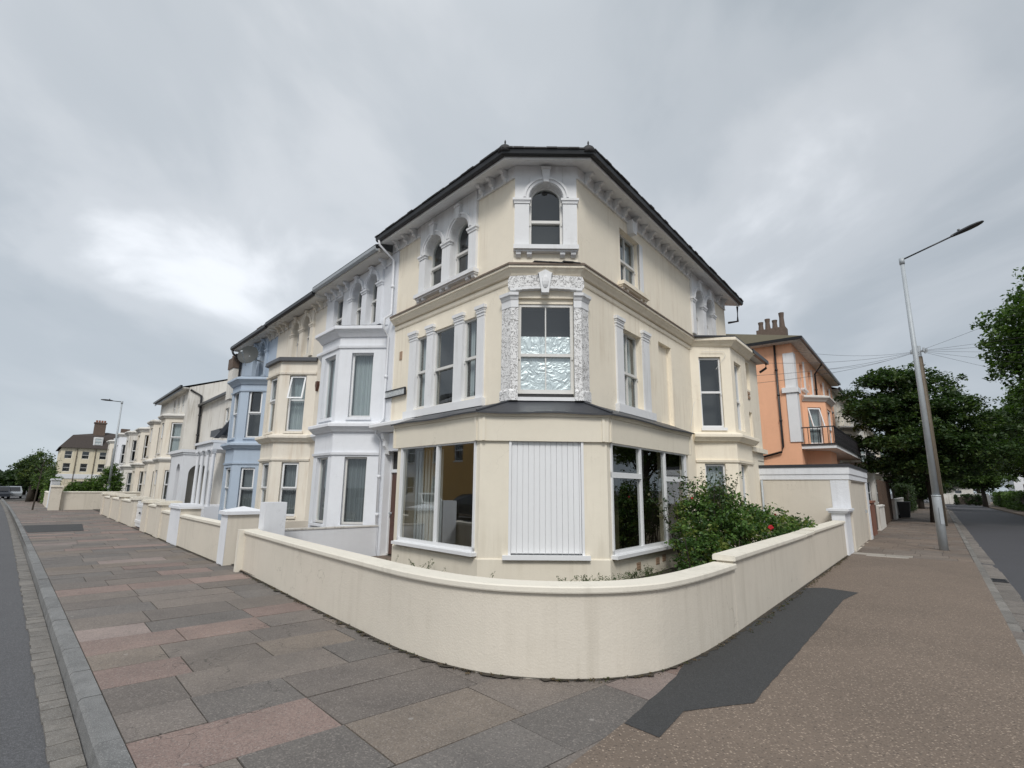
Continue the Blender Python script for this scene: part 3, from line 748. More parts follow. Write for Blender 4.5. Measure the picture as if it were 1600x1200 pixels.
def setts(name, F, ok, s0, s1, w0, w1, L, col, seed, dz=-.118):
    q = random.Random(seed); mb = MB(); s = s0
    while s < s1:
        e = s + L * q.uniform(.8, 1.2); g = .006; j = q.uniform(-.012, .012)
        kk = q.uniform(.8, 1.18); c = tuple(x * kk for x in col); t = [dz + q.uniform(-.004, .004) for _ in range(4)]
        P = [F.p(s + g, ok(s) + w0, t[0]), F.p(e - g, ok(e) + w0, t[1]), F.p(e - g, ok(e) + w1 + j, t[2]), F.p(s + g, ok(s) + w1 + j, t[3])]
        lo = [(p[0], p[1], dz - .02) for p in P]
        mb.idx(P + lo, [(0, 1, 2, 3), (0, 4, 5, 1), (1, 5, 6, 2), (2, 6, 7, 3), (3, 7, 4, 0)]); mb.c += [c] * 5; s = e
    return mb.build(name, M['granite'], kind='structure')
setts('gutter_left', FL, okL, -6.0, 75, .165, .345, 0.24, (.150, .138, .122), 5)
setts('gutter_right', FR, okR, -7.0, 70, .14, .42, 0.62, (.15, .132, .115), 6)
# iron drain in the right gutter
dr = thing('drain_grate', (*FR.xy(6.7, okR(6.7) + .28), -.115), 'rusty iron drain grate in the gutter beside the right kerb', 'drain')
d = MB(); o_ = okR(6.7)
d.box(FR, 6.45, 6.50, o_ + .15, o_ + .41, -.125, -.108); d.box(FR, 6.92, 6.97, o_ + .15, o_ + .41, -.125, -.108); d.box(FR, 6.5, 6.92, o_ + .15, o_ + .18, -.125, -.108); d.box(FR, 6.5, 6.92, o_ + .38, o_ + .41, -.125, -.108)
d.build('frame', M['black'], dr)
d = MB()
for k in range(6): d.box(FR, 6.53 + k * .068, 6.56 + k * .068, o_ + .18, o_ + .38, -.125, -.110)
d.build('bars', M['black'], dr)
# garden soil behind the curved wall, and the small forecourts of the left terrace
WALL = [(-5.28, 10.79), (-4.35, 9.68), (-3.43, 8.56), (-2.55, 7.50), (-1.77, 6.58), (-1.36, 6.10), (-1.01, 5.73), (-.57, 5.36), (-.09, 5.11), (.48, 5.02), (.94, 5.07), (1.26, 5.19), (1.55, 5.38), (2.05, 5.87), (2.72, 6.66)]
sheet('garden_soil', [(p[0], p[1]) for p in WALL[1:]] + [FR.xy(8.4, 3.1), FR.xy(9.7, 3.0), FR.xy(9.7, -1), (0.6, 10.6), FL.xy(4.6, -1), FL.xy(4.6, 3.2)], 0.03, M['soil'])
sheet('forecourts', [FL.xy(5.0, 3.2), FL.xy(5.0, -1), FL.xy(40, -1), FL.xy(40, 3.2)], 0.02, M['joint'])
sheet('entrance_path', [FL.xy(3.25, 3.32), FL.xy(3.25, 0), FL.xy(4.55, 0), FL.xy(4.55, 3.32)], 0.036, M['aggregate'])
# ------------------------------------------------------------------ the corner house
def corner_house():
    H = thing('corner_house', (0.65, 11.5, 0), 'three storey cream corner house with chamfered front, old shop windows and white arched top window', 'house')
    END_L, END_R = 4.97, 10.15
    ZT = 8.16; ZW = 8.29
    # openings
    L3 = [(1.44, 2.16, 6.36, 7.80, True), (2.48, 3.22, 6.36, 7.76, True)]
    L1 = [(1.09, 1.60, 3.50, 5.28), (1.90, 2.76, 3.46, 5.30), (3.02, 3.50, 3.50, 5.28)]
    Ldoor = [(3.86, 4.74, 0.0, 2.56)]
    C3 = [(.31, 1.01, 6.46, 7.88, True)]; C1 = [(.11, 1.20, 3.36, 5.38)]
    R3 = [(1.92, 2.98, 6.32, 7.74), (6.88, 7.58, 6.32, 7.80, True), (7.86, 8.56, 6.32, 7.80, True)]
    R1 = [(1.88, 2.90, 3.48, 5.26), (3.95, 4.80, 3.30, 5.42)]
    w = MB()
    w.wall(FL, 0, END_L, 0, ZW, 0, L3 + L1 + Ldoor + [(.03, 2.80, 0.02, 2.9)], .20)
    w.wall(FC, 0, 1.31, 2.9, ZW, 0, C3 + C1, .17)
    w.wall(FR, 0, END_R, 0, ZW, 0, R3 + R1 + [(.03, 4.02, 0.02, 2.9)], .20)
    w.face(FR.p(3.94, -.12, 3.29), FR.p(4.81, -.12, 3.29), FR.p(4.81, -.12, 5.43), FR.p(3.94, -.12, 5.43))    # blind recess
    # gable end and back
    e = [FR.p(END_R, 0, 0), FR.p(END_R, -7.5, 0), FR.p(END_R, -7.5, ZT), FR.p(END_R, 0, ZT)]; w.face(*e)
    w.face(FL.p(END_L, 0, 0), FL.p(END_L, -7.5, 0), FL.p(END_L, -7.5, ZT), FL.p(END_L, 0, ZT))
    w.face(FL.p(END_L, -7.5, 0), FR.p(END_R, -7.5, 0), FR.p(END_R, -7.5, ZT), FL.p(END_L, -7.5, ZT))
    w.build('wall', M['cream'], H)
    path = [FL.xy(END_L), tuple(A0), tuple(B0), FR.xy(END_R)]
    # eaves: frieze, soffit board, gutter, slates
    q = MB(); q.sweep(path, [(-.02, 8.00), (.045, 8.00), (.045, 8.03), (.03, 8.06), (.03, ZW), (-.02, ZW)]); q.build('frieze', M['trim'], H)
    epath = [FL.xy(END_L), tuple(A0), tuple(B0), FR.xy(END_R + .35)]
    q = MB(); q.sweep(epath, [(-.1, ZW + .02), (.0, ZW), (.40, ZT + .03), (.43, ZT), (.45, ZT + .01), (.45, ZT + .10), (.0, ZW + .05), (-.1, ZW + .05)]); q.build('soffit', M['trim'], H)
    gp = [FL.xy(END_L), tuple(A0), tuple(B0), FR.xy(END_R + .40)]
    q = MB(); q.sweep(gp, [(.452, ZT + .05), (.50, ZT + .035), (.55, ZT + .06), (.57, ZT + .14), (.552, ZT + .14), (.535, ZT + .08), (.452, ZT + .09)]); q.build('gutter', M['gutter'], H)
    q = MB(); q.sweep(gp, [(.55, ZT + .15), (.55, ZT + .185), (-3.2, ZT + 1.85), (-3.2, ZT + 1.80)], cap=True); rf = q.build('roof', M['slate'], H)
    # ragged slate ends along the eaves
    q = MB(); rr = random.Random(5)
    for F, a, b in ((FL, -.25, END_L), (FR, -.25, END_R + .35)):
        x = a
        while x < b:
            ww = .22; q.box(F, x + .004, min(b, x + ww), .50, .60 + rr.uniform(-.012, .012), ZT + .148, ZT + .172 + rr.uniform(0, .012)); x += ww
    x = -.25
    while x < 1.54: q.box(FC, x + .004, min(x + .22, 1.56), .50, .60 + rr.uniform(-.012, .012), ZT + .148, ZT + .172 + rr.uniform(0, .012)); x += .22
    q.build('slate_edge', M['slate'], rf)
    for nm, (x, y) in (('l', (A0[0] - .19, A0[1] - .46)), ('r', (B0[0] + .18, B0[1] - .46))):
        q = MB(); n = 10; prof = [(0.15, .10), (.15, .17), (.12, .235), (.07, .28), (.03, .30), (.014, .34), (.02, .37), (.0, .42)]
        pts = [(x, y, ZT + z) for _, z in prof]; q.tube(pts, [max(a, .004) for a, _ in prof], 10); q.build('finial', M['slate'], H, smooth=True)
    # chimney
    ch = MB(); ch.box(FR, 6.4, 7.3, -2.6, -1.9, ZT + .7, ZT + 2.15); ch.box(FR, 6.33, 7.37, -2.67, -1.83, ZT + 2.15, ZT + 2.25); c = ch.build('chimney', M['chimney'], H)
    for k in range(3):
        pt = MB(); x, y = FR.xy(6.6 + k * .26, -2.25); pt.tube([(x, y, ZT + 2.25), (x, y, ZT + 2.5), (x, y, ZT + 2.58)], [.11, .09, .115], 10); pt.build('chimney_pot', M['terracotta'], c, smooth=True)
    for s in (.22, .62, .98): bracket(FL, s, .03, ZW - .03, H)
    for s in (3.75, 4.17, 4.62): bracket(FL, s, .03, ZW - .03, H)
    for s in (.30, .74, 1.18, 1.60, 2.06, 2.62, 3.10, 3.56, 4.02, 4.48, 4.94, 5.40, 5.86, 6.3): bracket(FR, s, .03, ZW - .03, H)
    for s in (9.2, 9.75): bracket(FR, s, .03, ZW - .03, H)
    # top floor
    arch_surround(FL, [(a, b, c) for a, b, _, c, _ in L3], 7.40, 8.27, 1.18, 3.48, 6.30, 0, H)
    sill(FL, 1.12, 3.54, 6.36, 0, H)
    for a, b, z0, z1, _ in L3: window(FL, a, b, z0, z1, -.17, H, arch=True, back='half', mid=.47)
    arch_surround(FC, [(.31, 1.01, 7.88)], 7.52, 8.27, .02, 1.29, 6.44, 0, H)
    # white panel over the whole chamfer head
    sill(FC, .0, 1.31, 6.46, 0, H)
    window(FC, .31, 1.01, 6.46, 7.88, -.13, H, arch=True, back='dark', mid=.43, fw=.055)
    sill(FR, 1.76, 3.16, 6.34, 0, H, mat='cream')
    window(FR, 1.92, 2.98, 6.32, 7.74, -.17, H, bars=1, back='drapes', mid=.5)
    q = MB(); q.prism([FR.p(2.36, 0, 7.74), FR.p(2.54, 0, 7.74), FR.p(2.60, 0, 8.06), FR.p(2.30, 0, 8.06)], np.append(FR.n * .16, 0)); q.build('keystone', M['trim'], H)
    q = MB(); q.box(FR, 2.98, 3.16, -.05, .02, 6.34, 7.72); q.build('window_reveal', M['trim'], H)
    arch_surround(FR, [(6.88, 7.58, 7.80), (7.86, 8.56, 7.80)], 7.42, 8.27, 6.62, 8.84, 6.30, 0, H)
    for a, b, z0, z1, _ in R3[1:]: window(FR, a, b, z0, z1, -.17, H, arch=True, back='dark')
    # string course between first and top floor
    sp_ = [FL.xy(4.60), tuple(A0), tuple(B0), FR.xy(6.45)]
    q = MB(); q.sweep(sp_, cornice_prof(0, 6.04, .19, .21)); q.build('string_course', M['cream'], H)
    q = MB(); q.sweep(sp_, [(-.01, 6.115), (.20, 6.052), (.215, 6.005), (.205, 6.005), (.192, 6.04), (-.01, 6.105)]); q.build('string_course_flashing', M['rust'], H)
    q = MB(); q.sweep(sp_, [(-.01, 5.80), (.035, 5.80), (.035, 5.73), (.02, 5.70), (-.01, 5.70)]); q.build('picture_moulding', M['cream'], H)
    # broken slate flashing on the chamfer's string course
    q = MB()
    for a, b, d0, d1, z in ((.38, .72, .04, .215, 6.10), (.66, 1.02, .06, .22, 6.085), (.95, 1.22, .05, .235, 6.095), (1.16, 1.36, .06, .22, 6.08)):
        q.prism([FC.p(a, d0, z), FC.p(b, d0, z - .015), FC.p(b - .03, d1, z - .05), FC.p(a + .04, d1, z - .035)], (0, 0, .022))
    q.build('broken_flashing', M['slate'], H)
    # first floor
    for a, b in ((.86, 1.09), (1.60, 1.90), (2.76, 3.02), (3.50, 3.80)): pilaster(FL, a, b, 3.36, 5.46, 0, H, proj=.035, deep=.10)
    for (a, b, z0, z1), bk, mid in zip(L1, ('drapes', 'dark', 'drapes'), (.5, .48, .5)): window(FL, a, b, z0, z1, -.085, H, back=bk, mid=mid)
    q = MB(); q.box(FL, .80, 3.86, -.02, .10, 3.29, 3.46); q.build('window_sill', M['trim'], H)
    # carved corner piers of the chamfer window, wrapping round the edge
    for a_, F2, sg in ((0, FL, 1), (1.31, FR, 1)):
        crn = np.array(FC.xy(a_))
        inn = np.array(FC.xy(.11 if a_ == 0 else 1.20)); out_ = np.array(F2.xy(.24))
        pth = [out_, crn, inn] if a_ == 0 else [inn, crn, out_]
        q = MB(); q.sweep(pth, [(-.03, 3.52), (.075, 3.52), (.075, 5.16), (-.03, 5.16)]); pr = q.build('carved_pier', M['carved'], H)
        q = MB(); q.sweep(pth, [(-.03, 5.16), (.085, 5.16), (.085, 5.30), (.10, 5.32), (.12, 5.37), (.15, 5.39), (.155, 5.45), (.10, 5.46), (-.03, 5.46)]); q.build('capital', M['trim'], pr)
        q = MB(); q.sweep(pth, [(-.03, 3.30), (.11, 3.30), (.11, 3.48), (.085, 3.52), (-.03, 3.52)]); q.build('pier_base', M['carved'], pr)
    q = MB(); q.box(FC, .11, 1.20, -.12, .06, 3.30, 3.37); q.build('window_sill', M['trim'], H)
    window(FC, .11, 1.20, 3.46, 5.28, -.12, H, bars=1, back='foil', mid=.42, fw=.06)
    q = MB(); q.box(FC, .11, 1.20, -.16, -.06, 5.28, 5.385); q.build('window_head', M['cream'], H)
    q = MB(); q.box(FC, .12, 1.19, -.16, -.10, 3.37, 3.46); q.build('open_gap', M['roomdark'], H)
    # carved lintel panel with a head keystone
    q = MB(); n = 12
    top = [(-.06 + 1.43 * k / n, 5.80 + .03 * math.sin(math.pi * k / n)) for k in range(n + 1)]; bot = [(-.06 + 1.43 * k / n, 5.53 + .045 * math.sin(math.pi * k / n)) for k in range(n + 1)]
    ring_ = [(-.10, 5.58), (-.10, 5.72)] + top + [(1.41, 5.72), (1.41, 5.58)] + bot[::-1]
    q.prism([FC.p(a, .0, b) for a, b in ring_], (0, -.10, 0)); lp = q.build('carved_lintel', M['carved'], H)
    q = MB()
    for k in range(n): q.box(FC, bot[k][0], bot[k + 1][0], .0, .125, bot[k][1] - .035, bot[k][1] + .01)
    q.build('lintel_edge', M['trim'], lp)
    q = MB(); cx = .635
    q.prism([FC.p(cx - .07, .02, 5.44), FC.p(cx + .07, .02, 5.44), FC.p(cx + .13, .02, 5.84), FC.p(cx - .13, .02, 5.84)], (0, -.15, 0))
    q.prism([FC.p(cx - .15, .0, 5.84), FC.p(cx + .15, .0, 5.84), FC.p(cx, .0, 5.92)], (0, -.17, 0))
    hp = [(.0, 5.52), (.04, 5.54), (.065, 5.59), (.075, 5.66), (.065, 5.74), (.045, 5.79), (.0, 5.81)]
    q.tube([FC.p(cx, .15, z) for _, z in hp], [max(r_, .004) for r_, _ in hp], 8)
    q.build('keystone', M['trim'], lp)
    for a, b in ((1.54, 1.86), (2.92, 3.28)): pilaster(FR, a, b, 3.36, 5.44, 0, H, proj=.04)
    window(FR, 1.88, 2.90, 3.48, 5.26, -.17, H, bars=1, back='drapes', mid=.45)
    q = MB(); q.box(FR, 1.46, 3.40, -.02, .10, 3.28, 3.46); q.build('window_sill', M['trim'], H)
    q = MB(); x, y, z = FL.p(4.25, .02, 4.97); q.box(FL, 4.19, 4.31, -.01, .015, 4.86, 5.08); q.build('air_brick', M['vent'], H)
    # white quoin strip and downpipe at the party line
    q = MB(); q.box(FL, 4.60, 4.97, -.01, .03, 3.0, 7.98); q.box(FL, 4.74, 4.97, -.01, .03, 0, 3.0); q.box(FL, 3.8, 4.74, -.01, .03, 2.56, 3.0); q.box(FL, 4.725, 4.745, -.2, .03, 0, 2.565); q.box(FL, 3.86, 4.74, -.2, .028, 2.545, 2.565); q.build('quoin_strip', M['white'], H)
    x = 4.84
    downpipe(H, [FL.p(x, .52, ZT + .05), FL.p(x, .50, ZT - .08), FL.p(x - .10, .10, ZT - .42), FL.p(x - .10, .08, 6.2), FL.p(x - .10, .27, 6.02), FL.p(x - .06, .27, 5.75), FL.p(x, .08, 5.6), FL.p(x, .08, 3.4), FL.p(x + .01, .25, 3.2), FL.p(x + .02, .25, 3.0), FL.p(x + .03, .10, 2.85), FL.p(x + .03, .08, .05)], 'white', .032)
    downpipe(H, [FR.p(END_R + .30, .38, ZT), FR.p(END_R + .30, .36, ZT - .55), FR.p(END_R + .06, .10, ZT - .62)], 'black', .04)
    q = MB(); q.sprism(FL, [(0, 2.98), (.2, 2.98), (.17, 2.86), (.12, 2.8), (.13, 2.68), (.07, 2.58), (.05, 2.48), (0, 2.45)], 4.58, 4.72); q.build('bracket', M['trim'], H)
    q = MB(); q.sweep([FL.xy(4.97), FL.xy(3.3)], cornice_prof(0, 3.22, .40, .2)); q.build('door_cornice', M['trim'], H)
    # recessed brown door with fanlight
    d = MB(); d.box(FL, 3.90, 4.70, -.24, -.19, 0.05, 2.02)
    for z0, z1 in ((.2, .75), (.9, 1.85)):
        for a in (3.99, 4.34): d.box(FL, a, a + .26, -.19, -.17, z0, z1)
    dd = d.build('door', M['door'], H)
    q = MB(); q.tube([FL.p(4.62, -.17, 1.02), FL.p(4.62, -.11, 1.02)], .03, 8); q.build('handle', M['steel'], dd)
    q = MB(); q.box(FL, 3.86, 4.74, -.24, -.15, 2.02, 2.10); q.box(FL, 3.86, 3.90, -.24, -.15, 0.05, 2.5); q.box(FL, 4.70, 4.74, -.24, -.15, 0.05, 2.5); q.build('door_frame', M['trim'], H)
    q = MB(); q.face(FL.p(3.90, -.2, 2.10), FL.p(4.70, -.2, 2.10), FL.p(4.70, -.2, 2.56), FL.p(3.90, -.2, 2.56)); q.build('fanlight', M['roomdark'], H)

    # ---- old shopfront on the ground floor
    SA, SB = np.array([-.56, 9.48]), np.array([1.74, 9.56])
    GL = Frame(SA, UL, NL); GR = Frame(SB, UR, NR); GC = Frame.between(SA, SB, (0, -1))
    LL, LR, LC = 2.90, 4.15, GC.len
    ZS, ZF = .50, 2.50
    w = MB()
    w.wall(GL, 0, LL, 0, ZF + .1, 0, [(.10, 2.72, ZS + .06, ZF)], .14)
    w.wall(GC, 0, LC, 0, ZF + .1, 0, [(.52, 1.87, ZS + .02, ZF)], .14)
    w.wall(GR, 0, LR, 0, ZF + .1, 0, [(.12, 3.95, ZS + .02, ZF)], .14)
    w.face(GL.p(LL, 0, 0), GL.p(LL, -.75, 0), GL.p(LL, -.75, ZF + .1), GL.p(LL, 0, ZF + .1))
    w.face(GR.p(LR, 0, 0), GR.p(LR, -.6, 0), GR.p(LR, -.6, ZF + .1), GR.p(LR, 0, ZF + .1))
    w.build('shopfront_wall', M['cream_shop'], H)
    sp2 = [GL.xy(LL + .08), tuple(SA), tuple(SB), GR.xy(LR + .08)]
    # plinth, dado line
    q = MB(); q.sweep([GL.xy(LL), tuple(SA), tuple(SB), GR.xy(LR)], [(-.02, .0), (.025, .0), (.025, .44), (.012, .46), (-.02, .46)]); q.build('plinth', M['cream_shop'], H)
    # fascia board with battens, lead roof
    q = MB(); q.sweep(sp2, [(-.1, ZF), (.055, ZF), (.07, ZF + .44), (-.1, ZF + .44)]); q.sweep(sp2, [(-.1, ZF + .445), (.085, ZF + .445), (.12, ZF + .52), (-.1, ZF + .52)])
    fa = q.build('fascia', M['cream_shop'], H)
    q = MB()
    for F, s0_ in ((GL, .03), (GL, LL + .04), (GC, .03), (GC, LC - .09), (GR, .03), (GR, LR)): q.box(F, s0_, s0_ + .05, .05, .088, ZF + .005, ZF + .44)
    q.build('fascia_batten', M['cream_shop'], fa)
    q = MB()
    o1, z1 = .17, ZF + .52
    pl = [np.array(FL.xy(3.05, 0.02)), np.array(FL.xy(0, .02)), np.array(FR.xy(0, .02)), np.array(FR.xy(4.3, .02))]
    def off(path, o):
        m_ = MB(); m_.sweep(path, [(o, 0), (o + .001, 0)], cap=False); return [np.array(m_.v[2 * i][:2]) for i in range(len(path))]
    fr = off(sp2, o1); hi = ZF + .80
    n = 14
    for i in range(3):
        for k in range(n):
            t0, t1 = k / n, (k + 1) / n
            a0, a1 = fr[i] + (fr[i + 1] - fr[i]) * t0, fr[i] + (fr[i + 1] - fr[i]) * t1
            b0, b1 = pl[i] + (pl[i + 1] - pl[i]) * t0, pl[i] + (pl[i + 1] - pl[i]) * t1
            e0, e1 = .012 * math.sin(9 * (i + t0)), .012 * math.sin(9 * (i + t1))
            q.idx([(*a0, z1 + e0), (*a1, z1 + e1), (*b1, hi), (*b0, hi), (*a0, z1 - .03 + e0), (*a1, z1 - .03 + e1)], [(0, 1, 2, 3), (0, 4, 5, 1)])
    for i in (1, 2): q.tube([(*fr[i], z1 + .01), (*pl[i], hi + .01)], .025, 6)
    q.build('lead_roof', M['lead'], H)
    # shop windows
    def shopwin(F, a, b, z0, z1, muls, trans, parent, glass='shopglass'):
        q = MB(); f = .05; oo = -.02
        q.box(F, a, b, oo - .04, oo + .05, z0, z0 + f * 1.3); q.box(F, a, b, oo - .04, oo + .04, z1 - f * .6, z1)
        q.box(F, a, a + f, oo - .04, oo + .05, z0, z1); q.box(F, b - f, b, oo - .04, oo + .05, z0, z1)
        for m_ in muls: q.box(F, m_ - f * .6, m_ + f * .6, oo - .04, oo + .045, z0 + f, z1 - f * .6)
        for (ta, tb, tz) in trans: q.box(F, ta, tb, oo - .04, oo + .052, tz - .05, tz + .05); q.box(F, ta + .02, tb - .02, oo + .05, oo + .054, tz - .052, tz - .04)
        w_ = q.build('shop_window', M['upvc'], parent)
        g = MB(); g.face(F.p(a + .03, oo, z0), F.p(b - .03, oo, z0), F.p(b - .03, oo, z1), F.p(a + .03, oo, z1)); g.build('pane', M[glass], w_)
        s_ = MB(); s_.box(F, a - .06, b + .05, -.03, .13, z0 - .07, z0 - .01); s_.box(F, a - .02, b + .02, -.03, .085, z0 - .012, z0 + .005); s_.build('window_sill', M['upvc'], w_)
        return w_
    wl = shopwin(GL, .10, 2.72, ZS + .06, ZF, [1.34], [], H)
    # vertical blinds gathered at the far end of the left window
    q = MB()
    for k in range(9):
        x = 1.62 + k * .12; q.box(GL, x, x + .075, -.34 - .02 * (k % 2), -.335, ZS + .08, ZF - .05)
    q.build('vertical_blinds', M['curtain'], wl)
    wr = shopwin(GR, .12, 3.95, ZS + .02, ZF, [1.40, 2.66], [(.12, 1.40, 1.92), (2.66, 3.95, 1.90)], H, glass='shopglass_dark')
    # boarded shutter in the middle
    q = MB(); x = .57; k = 0
    while x < 1.815:
        q.box(GC, x + .003, min(x + .0985, 1.82), -.05, -.02, ZS + .045, ZF); x += .1015
    q.box(GC, .56, 1.83, -.07, -.05, ZS + .02, ZF)
    sh = q.build('boarded_shutter', M['upvc'], H)
    q = MB(); q.box(GC, .52, .565, -.1, .03, ZS + .02, ZF); q.box(GC, 1.825, 1.87, -.1, .03, ZS + .02, ZF); q.box(GC, .42, 1.96, -.1, .10, ZS - .055, ZS + .02); q.build('shutter_frame', M['upvc'], sh)
    # air bricks
    for s, z in ((1.12, .23), (2.02, .24), (2.35, .27)):
        q = MB(); q.box(GR, s - .09, s + .09, .02, .03, z - .07, z + .07)
        for k in range(3): q.box(GR, s - .08, s + .08, .03, .036, z - .055 + k * .045, z - .03 + k * .045)
        q.build('air_brick', M['vent'], H)
    # room behind the shop windows
    q = MB()
    q.face(FL.p(2.85, -3.0, .05), FL.p(-.2, -3.0, .05), FL.p(-.2, -3.0, 2.75), FL.p(2.85, -3.0, 2.75))
    q.face(GL.p(2.82, -.1, .05), FL.p(2.85, -3.0, .05), FL.p(2.85, -3.0, 2.75), GL.p(2.82, -.1, 2.75))
    cen = (.6, 9.9)
    q.box(FC, .30, .36, -2.6, -.9, .05, 2.75)
    q.build('room_wall', M['roomwall'], H)
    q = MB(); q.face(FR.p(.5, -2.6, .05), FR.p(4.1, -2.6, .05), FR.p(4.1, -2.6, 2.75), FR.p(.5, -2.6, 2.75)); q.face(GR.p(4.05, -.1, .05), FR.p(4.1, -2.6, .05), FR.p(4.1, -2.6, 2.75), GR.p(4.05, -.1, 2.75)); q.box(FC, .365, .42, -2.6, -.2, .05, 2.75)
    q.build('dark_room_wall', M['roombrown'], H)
    q = MB(); cor = [GL.xy(2.82, -.1), GL.xy(.05, -.1), GR.xy(.05, -.1), GR.xy(4.05, -.1), FR.xy(4.1, -2.7), FL.xy(2.85, -3.1)]
    q.face(*[(x, y, .08) for x, y in cor]); q.build('room_floor', M['roomfloor'], H)
    q = MB(); q.face(*[(x, y, 2.72) for x, y in cor]); q.build('room_ceiling', M['roomwall'], H)
    return H

def right_bay(H):
    """two storey bay and rear wing on the right-hand wall of the corner house"""
    c0, c1, c2, c3 = FR.xy(6.28, 0), FR.xy(6.93, .95), FR.xy(8.55, .95), FR.xy(10.35, .86)
    K1 = Frame.between(c0, c1, NR * -0 + np.array([1, -1])); K1.n = np.array([K1.u[1], -K1.u[0]])
    if K1.n @ np.array([0.2, -1]) < 0: K1.n = -K1.n
    K2 = Frame.between(c1, c2, NR); K3 = Frame(FR.xy(8.55, .86), UR, NR)
    w = MB()
    w.wall(K1, 0, K1.len, 0, 6.0, 0, [(.24, .86, 3.40, 5.48), (.24, .80, .62, 2.40)], .16)
    w.wall(K2, 0, K2.len, 0, 6.0, 0, [(.32, 1.05, 3.38, 5.42), (.30, 1.0, .62, 2.40)], .2)
    w.wall(K3, 0, 1.8, 0, 5.95, 0, [(.32, .80, 4.85, 5.75), (.36, .74, 3.25, 4.12)], .09)
    for a, b, z0, z1 in ((.31, .81, 4.84, 5.76), (.35, .75, 3.24, 4.13)): w.face(K3.p(a, -.09, z0), K3.p(b, -.09, z0), K3.p(b, -.09, z1), K3.p(a, -.09, z1))
    w.face(K3.p(1.8, 0, 0), K3.p(1.8, -6, 0), K3.p(1.8, -6, 5.95), K3.p(1.8, 0, 5.95))
    w.face(K2.p(K2.len, 0, 0), K2.p(K2.len, -.1, 0), K2.p(K2.len, -.1, 6), K2.p(K2.len, 0, 6))
    w.build('bay_wall', M['cream'], H)
    pth = [c0, c1, c2]
    q = MB(); q.sweep([FR.xy(6.35, 0), c1, FR.xy(8.9, .95)], cornice_prof(0, 6.02, .22, .24)); q.build('bay_cornice', M['cream'], H)
    q = MB(); q.sweep([FR.xy(6.2, 0), c1, FR.xy(8.9, .95)], [(-.9, 6.12), (.2, 6.07), (.2, 6.03), (-.9, 6.0)]); q.build('bay_roof', M['lead'], H)
    q = MB(); q.box(K3, -.3, 2.05, -3.5, .24, 5.97, 6.02); q.build('wing_eaves', M['trim_old'], H)
    q = MB(); q.box(K3, .1, 2.12, .24, .34, 5.94, 6.06); q.build('gutter', M['gutter'], H)
    q = MB(); q.idx([K3.p(-.3, .30, 6.04), K3.p(2.08, .30, 6.04), K3.p(2.08, -3.5, 6.9), K3.p(-.3, -3.5, 6.9)], [(0, 1, 2, 3)]); q.build('wing_roof', M['slate'], H)
    downpipe(H, [K3.p(1.98, .28, 5.96), K3.p(1.98, .27, 5.80), K3.p(1.90, .08, 5.66)], 'black', .04)
    q = MB(); q.sweep([FR.xy(6.22, -.02), c1, FR.xy(8.75, .95)], cornice_prof(0, 3.22, .20, .2)); q.build('bay_string_course', M['cream'], H)
    q = MB(); q.sweep([c0, c1, c2], [(-.01, 2.50), (.05, 2.50), (.04, 2.44), (-.01, 2.42)]); q.build('lintel_band', M['cream'], H)
    window(K1, .24, .86, 3.42, 5.46, -.11, H, back='dark', frame='upvc', mid=.5)
    window(K2, .32, 1.05, 3.40, 5.40, -.15, H, back='netdark', frame='upvc', mid=.44)
    window(K1, .24, .80, .64, 2.38, -.11, H, back='net', frame='upvc', style='plain')
    window(K2, .30, 1.0, .64, 2.38, -.15, H, back='net', frame='upvc', style='plain')
    q = MB(); q.box(K1, .20, .92, -.05, .05, 3.33, 3.41); q.build('window_sill', M['upvc'], H)
    for s, z in ((.42, 4.72), (.42, 4.58)):
        q = MB(); q.box(K3, s - .16, s + .16, -.01, .03, z - .045, z + .045); q.build('air_brick', M['vent'], H)
    q = MB(); q.tube([K1.p(.05, .06, 4.15), K1.p(.0, .07, 4.05), FR.p(5.9, .05, 3.42)], .006, 5)
    q.tube([K1.p(.32, .05, 5.62), K1.p(.95, .05, 5.62), K1.p(1.0, .05, 5.5), K1.p(.7, .05, 5.1)], .007, 5); q.build('wall_cable', M['oldframe'], H)
    # low lean-to roof by the garage
    q = MB(); q.box(K3, .05, 1.9, .0, .12, 2.86, 3.0); q.build('lean_to_moulding', M['cream'], H)
    q = MB(); q.idx([K3.p(1.0, .02, 2.62), K3.p(2.6, .02, 2.62), K3.p(2.6, -3, 3.2), K3.p(1.0, -3, 3.2)], [(0, 1, 2, 3)]); q.build('lean_to_roof', M['slate'], H)
CH = corner_house(); right_bay(CH)
# ------------------------------------------------------------------ left terrace
def fhint(F): return F.n

